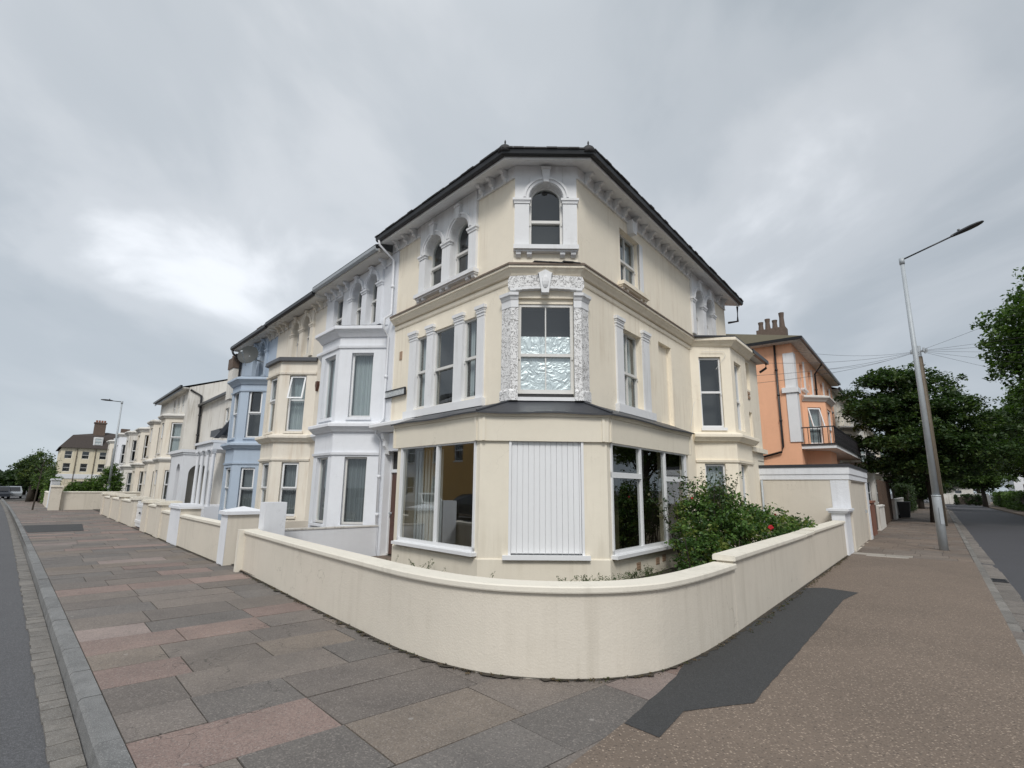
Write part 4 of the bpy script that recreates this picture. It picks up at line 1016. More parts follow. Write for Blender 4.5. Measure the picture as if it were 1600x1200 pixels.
def terrace_bay(F, H, s_j0, s_c0, s_c1, s_j1, o, wallm, trimm, wins, tops, kind='flat'):
    """canted two storey bay. wins: dict with per storey spec"""
    P = [F.xy(s_j0), F.xy(s_c0, o), F.xy(s_c1, o), F.xy(s_j1)]
    fs = []
    for i in range(3):
        f = Frame.between(P[i], P[i + 1], F.n); fs.append(f)
    w = MB()
    for i, f in enumerate(fs):
        ops = []
        for st in wins:
            z0, z1 = st['z']; a = f.len * (.5 - st['fr'][i] / 2); b = f.len * (.5 + st['fr'][i] / 2)
            ops.append((a, b, z0, z1))
        w.wall(f, 0, f.len, 0, tops, 0, ops, .2)
    w.face(*[(*p, tops) for p in P])
    w.build('bay_wall', M[wallm], H)
    for i, f in enumerate(fs):
        for st in wins:
            z0, z1 = st['z']; a = f.len * (.5 - st['fr'][i] / 2); b = f.len * (.5 + st['fr'][i] / 2)
            if st.get('style') == 'casement' : casement(f, a, b, z0, z1, -.14, H, back=st.get('back', 'net'), mid=st.get('mid', .5), ajar=st.get('ajar', (0, 0, 0))[i])
            else: window(f, a, b, z0, z1, -.14, H, back=st.get('back', 'net'), frame=st.get('frame', 'upvc'), style=st.get('style', 'sash'), mid=st.get('mid', .5))
            q = MB(); q.box(f, a - .04, b + .04, -.12, .05, z0 - .07, z0); q.build('window_sill', M[trimm], H)
    return P, fs

def left_house(i, s0, s1, wallm, trimm, bay, loc_lab, top, eave, gut='gutter'):
    H = thing('terraced_house', (*FL.xy((s0 + s1) / 2, -2), 0), loc_lab, 'house', 'terraced houses joined to the corner house')
    ZT = eave
    ops = [(a, b, z0, z1, ar) if ar else (a, b, z0, z1) for a, b, z0, z1, ar in top]
    door = (s1 - 1.25, s1 - .35, .1, 2.5)
    w = MB(); w.wall(FL, s0, s1, 0, ZT, 0, ops + [door], .2)
    w.face(FL.p(s1, 0, 0), FL.p(s1, -8, 0), FL.p(s1, -8, ZT), FL.p(s1, 0, ZT)); w.face(FL.p(s0, -8, 0), FL.p(s1, -8, 0), FL.p(s1, -8, ZT), FL.p(s0, -8, ZT))
    w.build('wall', M[wallm], H)
    for a, b, z0, z1, ar in top: window(FL, a, b, z0, z1, -.16, H, arch=ar, back='dark', frame='oldframe')
    arches = [(a, b, z1) for a, b, _, z1, ar in top if ar]
    if arches: arch_surround(FL, arches, arches[0][2] - .36, ZT - .02, arches[0][0] - .26, arches[-1][1] + .26, arches[0][0] * 0 + 6.1, 0, H, mat=trimm)
    q = MB(); q.sweep([FL.xy(s1), FL.xy(s0)], [(-.1, ZT), (.43, ZT), (.45, ZT + .02), (.45, ZT + .10), (-.1, ZT + .10)]); q.build('soffit', M['trim_old'], H)
    q = MB(); q.sweep([FL.xy(s1), FL.xy(s0)], [(.452, ZT + .04), (.52, ZT + .02), (.56, ZT + .06), (.57, ZT + .14), (.552, ZT + .14), (.53, ZT + .07), (.452, ZT + .08)]); q.build('gutter', M[gut], H)
    q = MB(); q.sweep([FL.xy(s1), FL.xy(s0)], [(.55, ZT + .15), (.55, ZT + .185), (-3.9, ZT + 1.85), (-3.9, ZT + 1.80)]); q.build('roof', M['slate'], H)
    q = MB(); q.sweep([FL.xy(s1), FL.xy(s0)], [(-.02, ZT - .22), (.045, ZT - .22), (.045, ZT - .19), (.03, ZT - .16), (.03, ZT), (-.02, ZT)]); q.build('frieze', M['trim_old' if wallm != 'white' else 'trim'], H)
    lim = [(arches[0][0] - .3, arches[-1][1] + .3)] if arches else []
    x = s0 + .35
    while x < s1 - .1:
        if not any(a < x < b for a, b in lim): bracket(FL, x, .03, ZT, H, mat=trimm if wallm != 'blue' else 'trim_old')
        x += .46
    P, fs = terrace_bay(FL, H, *bay['s'], .9, wallm, trimm, bay['wins'], bay['top'])
    path = [P[3], P[2], P[1], P[0]]
    ext = [FL.xy(bay['s'][3] + .2), FL.xy(bay['s'][3])] 
    if bay.get('lid') == 'dark':
        q = MB(); q.sweep(path, [(-.9, bay['top'] + .12), (.10, bay['top'] + .10), (.12, bay['top'] - .03), (.0, bay['top'] - .03)], cap=False); q.build('bay_roof', M['lead'], H)
    else:
        q = MB(); q.sweep([FL.xy(s1), *path, FL.xy(s0)], cornice_prof(0, bay['top'] - .05, .22, .26)); q.build('bay_cornice', M[trimm], H)
        q = MB(); q.face(*[(*p, bay['top'] + .03) for p in path]); q.build('bay_roof', M['lead'], H)
    q = MB(); q.sweep([FL.xy(s1), *path, FL.xy(s0)], cornice_prof(0, 3.28, .20, .22)); q.build('bay_string_course', M[trimm], H)
    for z in (2.44, 5.30):
        q = MB(); q.sweep(path, [(-.01, z + .10), (.05, z + .09), (.04, z + .03), (-.01, z + .01)]); q.build('lintel_band', M[trimm], H)
    d = MB(); d.box(FL, door[0] + .04, door[1] - .04, -.2, -.15, .1, 2.05); d.build('door', M['door' if i % 2 else 'navy'], H)
    return H

W1 = [dict(z=(3.45, 5.20), fr=(.46, .62, .46), back='net', mid=.5, style='plain', frame='upvc'), dict(z=(.72, 2.42), fr=(.46, .62, .46), back='netdark', mid=.5, style='plain', frame='oldframe')]
lh1 = left_house(1, 4.97, 9.30, 'white', 'white', dict(s=(5.02, 5.95, 7.12, 8.05), wins=W1, top=5.95),
           'white terraced house with canted bay and three small top windows, first from the corner house',
           [(5.68, 6.32, 6.25, 7.72, True), (6.62, 7.28, 6.25, 7.72, True), (8.06, 8.74, 6.3, 7.66, False)], 7.95, 'steel')
W2 = [dict(z=(3.42, 5.30), fr=(.46, .62, .46), back='net', mid=.56, style='casement', ajar=(.22, 0, 0)), dict(z=(.72, 2.42), fr=(.46, .62, .46), back='netdark', mid=.5, style='casement')]
lh2 = left_house(2, 9.30, 14.05, 'cream2', 'cream2', dict(s=(9.72, 10.55, 11.80, 12.65), wins=W2, top=5.80, lid='dark'),
           'pale cream terraced house whose canted bay has a flat black roof and an open casement',
           [(10.55, 11.20, 6.25, 7.62, True), (11.55, 12.2, 6.25, 7.62, True)], 7.85)
W3 = [dict(z=(3.50, 5.40), fr=(.46, .66, .46), back='dark', mid=.5, style='casement'), dict(z=(.72, 2.35), fr=(.46, .66, .46), back='netdark', mid=.5, style='casement')]
lh3 = left_house(3, 14.05, 18.9, 'blue', 'blue', dict(s=(14.2, 15.0, 16.2, 17.0), wins=W3, top=5.92),
           'pale blue terraced house with canted bay at the far end of its row',
           [(15.35, 15.95, 6.25, 7.60, True), (16.35, 16.95, 6.25, 7.60, True)], 7.80)
downpipe(lh3, [FL.p(18.75, .5, 7.8), FL.p(18.75, .45, 7.65), FL.p(18.8, .08, 7.4), FL.p(18.8, .08, 5.9)], 'black', .05)
q = MB(); q.box(FL, 18.3, 18.95, -1.6, -.55, 7.4, 9.0); q.box(FL, 18.25, 19.0, -1.65, -.5, 9.0, 9.12); cq = q.build('chimney', M['chimney'], lh3)
# satellite dish on the blue house
dish = thing('satellite_dish', FL.p(15.6, .25, 7.1), 'dark grey satellite dish under the eaves of the blue house', 'satellite dish')
q = MB(); c = np.array(FL.p(15.7, .60, 7.0)); ax = np.append(-UL * .75 + NL * .6, .25); ax /= np.linalg.norm(ax)
x_ = np.cross(ax, (0, 0, 1)); x_ /= np.linalg.norm(x_); y_ = np.cross(x_, ax); rings = []
V = [tuple(c - ax * .10)]; Fc = []; K = 18
for j, (rr, dd) in enumerate(((.17, -.06), (.31, -.015), (.42, .04))):
    for k in range(K): V.append(tuple(c + ax * dd + rr * (math.cos(2 * math.pi * k / K) * x_ + math.sin(2 * math.pi * k / K) * y_)))
for k in range(K):
    Fc.append((0, 1 + k, 1 + (k + 1) % K))
    for j in range(2): Fc.append((1 + j * K + k, 1 + (j + 1) * K + k, 1 + (j + 1) * K + (k + 1) % K, 1 + j * K + (k + 1) % K))
q.idx(V, Fc); q.build('reflector', M['dishgrey'], dish, smooth=True)
q = MB(); q.tube([FL.p(15.7, .0, 6.8), FL.p(15.7, .35, 6.85), tuple(c - ax * .1)], .03, 6); q.tube([tuple(c - y_ * .5), tuple(c + ax * .55 - y_ * .2)], .015, 6); q.tube([tuple(c + ax * .5 - y_ * .22), tuple(c + ax * .62 - y_ * .16)], .045, 8); q.build('arm', M['steel'], dish)
# alarm box on the cream house, between the bays
q = MB(); q.box(FL, 9.42, 9.56, .0, .09, 4.95, 5.05); q.prism([FL.p(9.40, .0, 4.95), FL.p(9.58, .0, 4.95), FL.p(9.49, .0, 4.72)], np.append(NL * .09, 0))
q.build('alarm_box', M['door'], label='dark red triangular alarm box on the cream house beside the white bay', cat='alarm')
# street name plate, left on the corner house wall
sg = thing('street_sign', FL.p(4.35, .06, 3.92), 'weathered grey street name plate with black edge by the first floor corner', 'street sign')
q = MB(); q.box(FL, 3.86, 4.82, .05, .075, 3.92, 4.08); q.build('plate', M['signface'], sg)
q = MB()
for a, b, c0, c1 in ((3.84, 4.84, 3.90, 3.922), (3.84, 4.84, 4.078, 4.095), (3.84, 3.862, 3.92, 4.08), (4.818, 4.84, 3.92, 4.08)): q.box(FL, a, b, .045, .095, c0, c1)
q.build('frame', M['black'], sg)
q = MB(); rr = random.Random(9)       # worn, unreadable raised lettering
x = 3.98
while x < 4.74:
    if rr.random() < .85:
        for k in range(3):
            if rr.random() < .7: zz = 3.95 + k * .04; q.box(FL, x, x + rr.uniform(.012, .04), .075, .079, zz, zz + rr.uniform(.01, .03))
    x += .055
q.build('worn_lettering', M['steel'], sg)

# ------------------------------------------------------------------ further houses, left street
def simple_house(F, s0, s1, o, z, wallm, label, rows, name='house', roofm='slate', over=.4, ridge=1.6, depth=8.0, frame='upvc', group=None, parapet=False, gut='gutter', back='dark', sides=True, trimm='trim_old', wd=.9):
    """plain block: rows = list of (z0,z1,[centres])"""
    H = thing(name, (*F.xy((s0 + s1) / 2, o - depth / 2), 0), label, 'house', group)
    ops = [(c - wd / 2, c + wd / 2, a, b) for a, b, cs in rows for c in cs]
    w = MB(); w.wall(F, s0, s1, 0, z, o, ops, .15)
    for s in (s0, s1): w.face(F.p(s, o, 0), F.p(s, o - depth, 0), F.p(s, o - depth, z), F.p(s, o, z))
    if ridge and not parapet:
        for s in (s0, s1): w.face(F.p(s, o, z), F.p(s, o - depth, z), F.p(s, o - depth / 2, z + ridge))
    w.face(F.p(s0, o - depth, 0), F.p(s1, o - depth, 0), F.p(s1, o - depth, z), F.p(s0, o - depth, z))
    w.build('wall', M[wallm], H)
    for a, b, cs in rows:
        for c in cs:
            window(F, c - wd / 2, c + wd / 2, a, b, o - .11, H, frame=frame, back=back)
            q = MB(); q.box(F, c - wd / 2 - .05, c + wd / 2 + .05, o - .05, o + .06, a - .09, a); q.build('window_sill', M[trimm], H)
    if parapet:
        q = MB(); q.box(F, s0, s1, o - depth, o + .12, z, z + .14); q.build('cornice', M[trimm], H)
    else:
        q = MB(); q.idx([F.p(s0 - .05, o + over, z - .02), F.p(s1 + .05, o + over, z - .02), F.p(s1 + .05, o - depth / 2, z + ridge + .06), F.p(s0 - .05, o - depth / 2, z + ridge + .06), F.p(s1 + .05, o - depth - over, z), F.p(s0 - .05, o - depth - over, z)], [(0, 1, 2, 3), (3, 2, 4, 5)]); q.build('roof', M[roofm], H)
        q = MB(); q.box(F, s0 - .08, s1 + .08, o + over, o + over + .1, z - .05, z + .06); q.build('gutter', M[gut], H)
        q = MB(); q.box(F, s0, s1, o - .01, o + over - .02, z - .09, z - .03); q.build('soffit', M[trimm], H)
        q = MB(); q.box(F, s0 - .06, s1 + .06, o + over - .02, o + over - .005, z - .2, z + .05); q.build('fascia_board', M['gutter'], H)
    return H

# recessed white house with a columned porch and an arched porch
rh = simple_house(FL, 18.95, 28.0, -.45, 6.3, 'dirty_white', 'dirty white recessed house with arched white porch, beyond the blue house', [(4.2, 5.6, [20.2, 22.4]), (1.0, 2.6, [20.4])], parapet=True, over=.3, wd=.75)
q = MB(); q.box(FL, 18.95, 28.0, -.32, -.18, 6.26, 6.38); q.build('gutter', M['gutter'], rh)
q = MB(); q.box(FL, 19.0, 19.75, -.8, .32, 5.6, 7.05); cq = q.build('chimney', M['dirty_white'], rh)
q = MB(); q.box(FL, 18.97, 19.78, -.83, .36, 7.05, 7.55); q.box(FL, 19.05, 19.7, -.75, .25, 7.55, 7.75); q.build('chimney_top', M['chimney'], cq)
# columned porch by the blue house
q = MB(); q.box(FL, 19.0, 22.2, -.45, .75, 3.25, 3.55); q.box(FL, 18.98, 22.25, -.45, .85, 3.55, 3.66)
q.build('porch', M['white'], rh)
q = MB(); q.box(FL, 19.0, 22.2, -.45, .8, 0, .75); q.build('porch_base', M['white'], rh)
for s in (19.15, 20.15, 21.15, 22.05):
    q = MB(); x, y = FL.xy(s, .66); q.tube([(x, y, .75), (x, y, 3.25)], [.085, .07], 10); cap(q, FL, s - .08, s + .08, .58, .74, 3.1, .15); q.build('column', M['white'], rh, smooth=False)
# dark gabled dormer canopy above the porch
q = MB()
q.prism([FL.p(19.1, .55, 3.9), FL.p(19.1, -.4, 3.9), FL.p(19.1, -.4, 4.35), FL.p(19.1, .55, 4.2)], np.append(UL * 1.6, 0))
q.prism([FL.p(19.0, .75, 3.75), FL.p(19.0, .55, 3.75), FL.p(19.0, -.35, 5.15), FL.p(19.0, -.25, 5.3)], np.append(UL * .18, 0))
q.build('canopy', M['lead'], rh)
# arched porch
q = MB(); K4 = Frame(FL.xy(23.6, 1.0), UL, NL)
q.wall(K4, 0, 3.2, 0, 3.3, 0, [(.5, 1.4, .3, 2.75, True)], .3)
K5 = Frame(FL.xy(23.6, 1.0), -NL, -UL)
q.wall(K5, 0, 1.5, 0, 3.3, 0, [(.3, 1.25, .15, 2.7, True)], .25)
q.box(FL, 23.5, 26.9, -.45, 1.12, 3.3, 3.45); q.box(FL, 23.55, 26.85, -.45, 1.05, 3.2, 3.3); q.box(FL, 26.6, 26.8, -.45, 1.0, 0, 3.2)
q.build('porch', M['white'], rh)
q = MB(); q.box(FL, 25.0, 25.9, -.44, -.38, .1, 2.3); q.build('door', M['greydoor'], rh)
q = MB(); q.face(K5.p(.3, -.5, .1), K5.p(1.25, -.5, .1), K5.p(1.25, -.5, 2.7), K5.p(.3, -.5, 2.7)); q.build('inner_door', M['greydoor'], rh)

th = simple_house(FL, 28.0, 37.0, .35, 7.35, 'dirty_white', 'tall dirty white gabled house with black eaves and canted bay, up the left street', [(5.95, 7.1, [29.4, 30.7, 32.0]), (3.6, 5.2, [35.5])], depth=9, ridge=1.6, wd=.7)
PB, _ = terrace_bay(FL, th, 28.4 - .0, 29.2, 30.6, 31.4, 1.15, 'cream2', 'trim_old', [dict(z=(3.5, 5.3), fr=(.5, .6, .5), back='net', style='casement'), dict(z=(.8, 2.5), fr=(.5, .6, .5), back='netdark', style='casement')], 5.75)
for z_, d_ in ((5.75, .2), (3.2, .16)): q = MB(); q.sweep([PB[3], PB[2], PB[1], PB[0]], cornice_prof(0, z_, d_, .22)); q.build('bay_cornice', M['trim_old'], th)
PB, _ = terrace_bay(FL, th, 32.4, 33.2, 34.6, 35.4, 1.15, 'cream2', 'trim_old', [dict(z=(3.5, 5.3), fr=(.5, .6, .5), back='dark', style='casement'), dict(z=(.8, 2.5), fr=(.5, .6, .5), back='netdark', style='casement')], 5.75)
for z_, d_ in ((5.75, .2), (3.2, .16)): q = MB(); q.sweep([PB[3], PB[2], PB[1], PB[0]], cornice_prof(0, z_, d_, .22)); q.build('bay_cornice', M['trim_old'], th)
downpipe(th, [FL.p(27.95, .3, 7.2), FL.p(27.92, -.3, 6.9), FL.p(27.92, -.38, 3.4)], 'black', .06)

def bay_house(s0, s1, wallm, label, top, style='round', seed=1):
    H = thing('bay_house', (*FL.xy((s0 + s1) / 2, -3), 0), label, 'house')
    w = MB(); w.wall(FL, s0, s1, 0, top, 0, [(s1 - 1.4, s1 - .5, .1, 2.4), (s1 - 1.5, s1 - .5, 3.6, 5.0)], .2)
    for s in (s0, s1): w.face(FL.p(s, 0, 0), FL.p(s, -8, 0), FL.p(s, -8, top), FL.p(s, 0, top))
    w.build('wall', M[wallm], H)
    window(FL, s1 - 1.5, s1 - .5, 3.6, 5.0, -.15, H, back='dark')
    q = MB(); q.box(FL, s1 - 1.4, s1 - .5, -.2, -.15, .1, 2.4); q.build('door', M['navy'], H)
    c = s0 + (s1 - s0) * .42
    PB, _ = terrace_bay(FL, H, c - 1.5, c - .75, c + .75, c + 1.5, 1.1, wallm, 'trim_old', [dict(z=(3.5, 5.2), fr=(.55, .62, .55), back='dark', style='sash', frame='upvc'), dict(z=(.8, 2.6), fr=(.55, .62, .55), back='netdark', style='sash', frame='upvc')], top - .25)
    for z in (top - .2, 3.15): q = MB(); q.sweep([PB[3], PB[2], PB[1], PB[0]], cornice_prof(0, z, .2, .28)); q.build('bay_cornice', M['trim_old'], H)
    q = MB(); q.box(FL, s0, s1, -.3, .12, top, top + .18); q.build('parapet', M['trim_old'], H)
    q = MB(); q.box(FL, s0 + .05, s0 + .75, -2.2, -1.0, top - .2, top + .7); ch = q.build('chimney', M['chimney'], H)
    for k in range(2):
        q = MB(); x, y = FL.xy(s0 + .4, -1.3 - k * .5); q.tube([(x, y, top + .7), (x, y, top + 1.0)], .13, 8); q.build('chimney_pot', M['terracotta'], ch)
    return H
bay_house(37.0, 43.0, 'cream2', 'cream bay fronted house with parapet just beyond the tall gabled house', 5.9)
bay_house(43.0, 49.5, 'dirty_white', 'dirty white ornate bay fronted house with navy door', 6.1, seed=2)
bay_house(49.5, 56.5, 'white', 'pale white round bay house, farthest of the left bay fronts before the cream hotel', 6.4, seed=3)

# cream hotel across the side road, its flank turned to us
def hotel():
    s0 = 100.0; O1, O0 = 3.55, -8.0; ZE = 7.25
    G = Frame(FL.xy(s0, O1), -NL, -UL)         # flank facing the camera, running away from the street
    H = thing('hotel', (*FL.xy(s0 + 8, -3), 0), 'yellow cream four storey hotel with brown mansard roof at the far left', 'hotel')
    cols = [.9, 3.0, 5.2, 7.6, 9.8]
    rows = [(5.55, 6.75), (3.55, 4.85)]
    ops = [(c - .45, c + .45, a, b) for a, b in rows for c in cols] + [(2.2, 3.9, .75, 2.1), (4.3, 11, .75, 2.1)]
    w = MB(); w.wall(G, 0, 11.5, -1.2, ZE, 0, ops, .18)
    G2 = Frame(FL.xy(s0, O1), UL, NL)
    w.wall(G2, 0, 14, -1.2, ZE, 0, [(1.0, 1.9, a, b) for a, b in rows], .18)
    w.build('wall', M['hotel'], H)
    for a, b in rows:
        for c in cols: window(G, c - .45, c + .45, a, b, -.13, H, back='dark', fw=.06)
        window(G2, 1.0, 1.9, a, b, -.13, H, back='dark', fw=.06)
    window(G, 2.2, 3.9, .75, 2.1, -.13, H, back='dark', style='plain'); window(G, 4.3, 11, .75, 2.1, -.13, H, back='dark', style='plain', bars=4)
    q = MB(); q.sweep([FL.xy(s0 + 14, O1), FL.xy(s0, O1), FL.xy(s0, O0)][::1], [(-.02, 2.5), (.08, 2.5), (.08, 3.2), (-.02, 3.2)]); q.sweep([FL.xy(s0 + 14, O1), FL.xy(s0, O1), FL.xy(s0, O0)], [(-.02, .35), (.1, .35), (.1, .55), (-.02, .55)]); q.build('band', M['trim'], H)
    # mansard
    b = lambda i, o: np.array(FL.xy(s0 + i, O1 - o))
    q = MB(); e = -.4; t = 1.1
    base = [b(e, e), b(e, 12), b(14, 12), b(14, e)]; up_ = [b(t, t), b(t, 10.8), b(13, 10.8), b(13, t)]
    for k in range(4): q.face((*base[k], ZE), (*base[(k + 1) % 4], ZE), (*up_[(k + 1) % 4], ZE + 2.1), (*up_[k], ZE + 2.1))
    rd = [b(3, 5.5), b(11, 5.5)]
    q.face((*up_[0], ZE + 2.1), (*up_[1], ZE + 2.1), (*rd[0], ZE + 2.9)); q.face((*up_[1], ZE + 2.1), (*up_[2], ZE + 2.1), (*rd[1], ZE + 2.9), (*rd[0], ZE + 2.9)); q.face((*up_[2], ZE + 2.1), (*up_[3], ZE + 2.1), (*rd[1], ZE + 2.9)); q.face((*up_[3], ZE + 2.1), (*up_[0], ZE + 2.1), (*rd[0], ZE + 2.9), (*rd[1], ZE + 2.9))
    q.build('roof', M['redroof'], H)
    for c in (4.3, 6.9):
        q = MB(); q.box(G, c - .6, c + .6, -1.3, .0, ZE + .5, ZE + 1.85); dm = q.build('dormer', M['trim'], H)
        window(G, c - .45, c + .45, ZE + .65, ZE + 1.7, .03, dm, back='none', fw=.07)
    q = MB(); q.box(G, 3.6, 5.1, -2.4, -1.5, ZE + 1.8, ZE + 4.2); q.box(G, 3.5, 5.2, -2.5, -1.4, ZE + 4.2, ZE + 4.4); c = q.build('chimney', M['chimney'], H)
    for k in range(4):
        q = MB(); x, y = G.xy(3.85 + k * .35, -1.95); q.tube([(x, y, ZE + 4.4), (x, y, ZE + 4.75)], .14, 8); q.build('chimney_pot', M['terracotta'], c)
    q = MB(); q.box(G, 7.2, 8.4, -2.4, -1.5, ZE + 1.8, ZE + 3.6); q.build('chimney', M['chimney'], H)
    for c in (1.9, 4.2): downpipe(H, [G.p(c, .08, ZE - .1), G.p(c, .08, .0)], 'pole', .06)
hotel()

# ------------------------------------------------------------------ garden walls of the left street
def cap_pier(F, s0, s1, o0, o1, h, label, body='cream_wall', capm='white', pyramid=True, group='gate piers along the left pavement', front=None):
    t = thing('gate_pier', F.p((s0 + s1) / 2, (o0 + o1) / 2, 0), label, 'gate pier', group)
    q = MB(); q.box(F, s0, s1, o0, o1, 0, h); q.build('shaft', M[body], t)
    if front: q = MB(); q.box(F, s0 - .005, s1 + .005, o1, o1 + .012, 0, h); q.build('front_face', M[front], t)
    q = MB(); e = .06; q.box(F, s0 - e, s1 + e, o0 - e, o1 + e, h, h + .07)
    if pyramid:
        b = [F.p(s0 - e, o0 - e, h + .07), F.p(s1 + e, o0 - e, h + .07), F.p(s1 + e, o1 + e, h + .07), F.p(s0 - e, o1 + e, h + .07)]
        q.idx(b + [F.p((s0 + s1) / 2, (o0 + o1) / 2, h + .17)], [(0, 1, 4), (1, 2, 4), (2, 3, 4), (3, 0, 4)])
    else: q.box(F, s0 - .03, s1 + .03, o0 - .03, o1 + .03, h + .07, h + .12)
    q.build('cap', M[capm], t); return t
def low_wall(F, s0, s1, o, h, label, th_=.2, wallm='cream_wall', capm='coping', group='front garden walls of the left terrace', name='garden_wall'):
    t = thing(name, F.p((s0 + s1) / 2, o - th_ / 2, 0), label, 'wall', group)
    q = MB(); q.box(F, s0, s1, o - th_, o, 0, h); q.build('wall_body', M[wallm], t)
    q = MB(); q.box(F, s0, s1, o - th_ - .03, o + .035, h, h + .055); q.sprism(F, [(o - th_ - .03, h + .055), (o + .035, h + .055), (o - th_ / 2, h + .085)], s0, s1); q.build('coping', M[capm], t); return t
cap_pier(FL, 5.30, 5.76, 2.65, 3.36, 1.04, 'white fronted gate pier with pyramid cap at the corner house path', front='white')
low_wall(FL, 5.76, 10.05, 3.33, .78, 'cream front wall beyond the white fronted gate pier, nearest of its row')
cap_pier(FL, 10.05, 11.40, 2.85, 3.36, 1.0, 'broad cream pier with flat white cap before the pale cream house', pyramid=False, front='white')
low_wall(FL, 11.40, 12.85, 3.33, .80, 'short cream front wall between two flat capped piers')
cap_pier(FL, 12.85, 13.75, 2.85, 3.38, 1.02, 'cream pier with flat cap before the blue house', pyramid=False, capm='coping')
low_wall(FL, 13.75, 15.5, 3.33, .92, 'taller cream front wall before the blue house')
cap_pier(FL, 15.5, 16.5, 2.9, 3.38, 1.02, 'cream pier right of the white garden gate', pyramid=False, capm='coping')
gt = thing('garden_gate', FL.p(17.7, 3.25, 0), 'white boarded double garden gate between cream piers, left pavement', 'gate')
for a, b in ((16.55, 17.6), (17.64, 18.7)):
    q = MB(); q.box(FL, a, b, 3.22, 3.26, .06, 1.02); q.box(FL, a, b, 3.26, 3.285, .2, .3); q.box(FL, a, b, 3.26, 3.285, .8, .9); l_ = q.build('leaf', M['upvc'], gt)
    q = MB(); q.box(FL, (17.5 if a < 17 else 17.66), (17.58 if a < 17 else 17.74), 3.285, 3.31, .55, .62); q.build('latch', M['black'], l_)
cap_pier(FL, 18.75, 19.7, 2.9, 3.38, 1.05, 'cream pier left of the white garden gate', pyramid=False, capm='coping')
for k, (a, b) in enumerate(((19.7, 22.6), (23.3, 26.3), (27.0, 30.0))):
    low_wall(FL, a, b, 3.36, .95, ['cream front wall before the recessed white house', 'cream front wall second beyond the white gate', 'farthest cream front wall before the side road'][k])
    cap_pier(FL, b, b + .7, 2.9, 3.42, 1.1, ['flat capped cream pier first beyond the recessed house', 'flat capped cream pier before the tall gabled house', 'end pier of the front walls at the side road'][k], pyramid=False, capm='coping')
# hotel side walls and gates across the side road
KW = Frame(FL.xy(38.0, 4.95), -NL, -UL)
low_wall(KW, 0, 4.6, 0, 1.1, 'cream hotel boundary wall facing the side road', group='hotel boundary walls')
cap_pier(KW, -.55, 0, -.3, .3, 1.45, 'tall cream pier at the near corner of the hotel wall', pyramid=False, capm='coping', group='hotel wall piers')
cap_pier(KW, 4.6, 5.2, -.3, .3, 1.45, 'tall cream pier at the inner end of the hotel wall', pyramid=True, capm='coping', group='hotel wall piers')
cap_pier(FL, 40.6, 41.3, 5.0, 5.45, 1.9, 'tall white gate pier nearest the hotel wall', body='white', pyramid=False, group='hotel wall piers')
hg = thing('entrance_gate', FL.p(42, 5.3, 0), 'tall pale panelled gate in the hotel wall', 'gate')
q = MB(); q.box(FL, 41.3, 42.8, 5.15, 5.22, .05, 1.8); q.box(FL, 41.4, 42.0, 5.22, 5.25, .2, 1.6); q.box(FL, 42.1, 42.7, 5.22, 5.25, .2, 1.6); q.build('leaf', M['upvc'], hg)
cap_pier(FL, 42.8, 43.5, 5.0, 5.45, 1.9, 'tall white gate pier farther from the hotel wall', body='white', pyramid=False, group='hotel wall piers')
low_wall(FL, 43.5, 60, 5.5, 1.0, 'long cream wall under the far hedge on the left street', group='hotel boundary walls')
low_wall(FL, 60, 110, 6.3, 1.0, 'distant cream wall beside the parked cars', group='hotel boundary walls')

# ------------------------------------------------------------------ curved garden wall of the corner house
def curved_wall():
    t = thing('curved_garden_wall', (0.5, 5.4, 0), 'low cream garden wall curving round the street corner before the shop windows', 'wall')
    # smooth the measured line
    P = [np.array(p) for p in WALL]; pts = []
    for i in range(len(P) - 1):
        p0, p1, p2, p3 = P[max(i - 1, 0)], P[i], P[i + 1], P[min(i + 2, len(P) - 1)]
        for k in range(4):
            u = k / 4; pts.append(.5 * ((2 * p1) + (-p0 + p2) * u + (2 * p0 - 5 * p1 + 4 * p2 - p3) * u * u + (-p0 + 3 * p1 - 3 * p2 + p3) * u ** 3))
    pts.append(P[-1]); pts = [tuple(p) for p in pts]
    h = .725
    q = MB(); q.sweep(pts, [(-.20, 0), (0, 0), (0, h), (-.20, h)]); o = q.build('wall_body', M['cream_wall'], t, weld=True)
    q = MB(); q.sweep(pts, [(-.235, h), (.035, h), (.04, h + .012), (.04, h + .05), (.03, h + .062), (-.225, h + .066), (-.235, h + .05)]); q.build('coping', M['coping'], t, weld=True)
    # straight stretch, one step higher, along the right street
    s0 = (np.array(WALL[-1]) - B0) @ UR; h2 = .815
    pe = [WALL[-1], FR.xy(8.42, 3.15)]; pm = lambda f: tuple(np.array(pe[0]) + (np.array(pe[1]) - np.array(pe[0])) * f)
    q = MB(); q.sweep(pe, [(-.20, 0), (.002, 0), (.002, h2), (-.20, h2)]); q.build('wall_body', M['cream_wall'], t)
    cpr = lambda z: [(-.235, z), (.038, z), (.042, z + .012), (.042, z + .05), (.03, z + .064), (-.225, z + .068), (-.235, z + .05)]
    q = MB(); q.sweep([pm(-.004), pm(.445)], cpr(h2)); q.build('coping', M['coping'], t)
    q = MB(); q.sweep([pm(.535), pm(.995)], cpr(h2 + .02)); q.sweep([pm(.535), pm(.995)], [(-.19, h2), (-.01, h2), (-.01, h2 + .02), (-.19, h2 + .02)]); q.build('coping', M['coping'], t)
    q = MB(); q.sweep([pm(.45), pm(.53)], cpr(h2 + .006)); q.build('loose_coping', M['coping'], t)
    # left end stop
    q = MB(); q.box(FL, 4.22, 4.34, 3.02, 3.40, 0, .80); q.build('end_stop', M['coping'], t)
    return t
curved_wall()
q = MB(); q.box(FL, 4.02, 4.34, 2.60, 3.02, 0, 1.33)
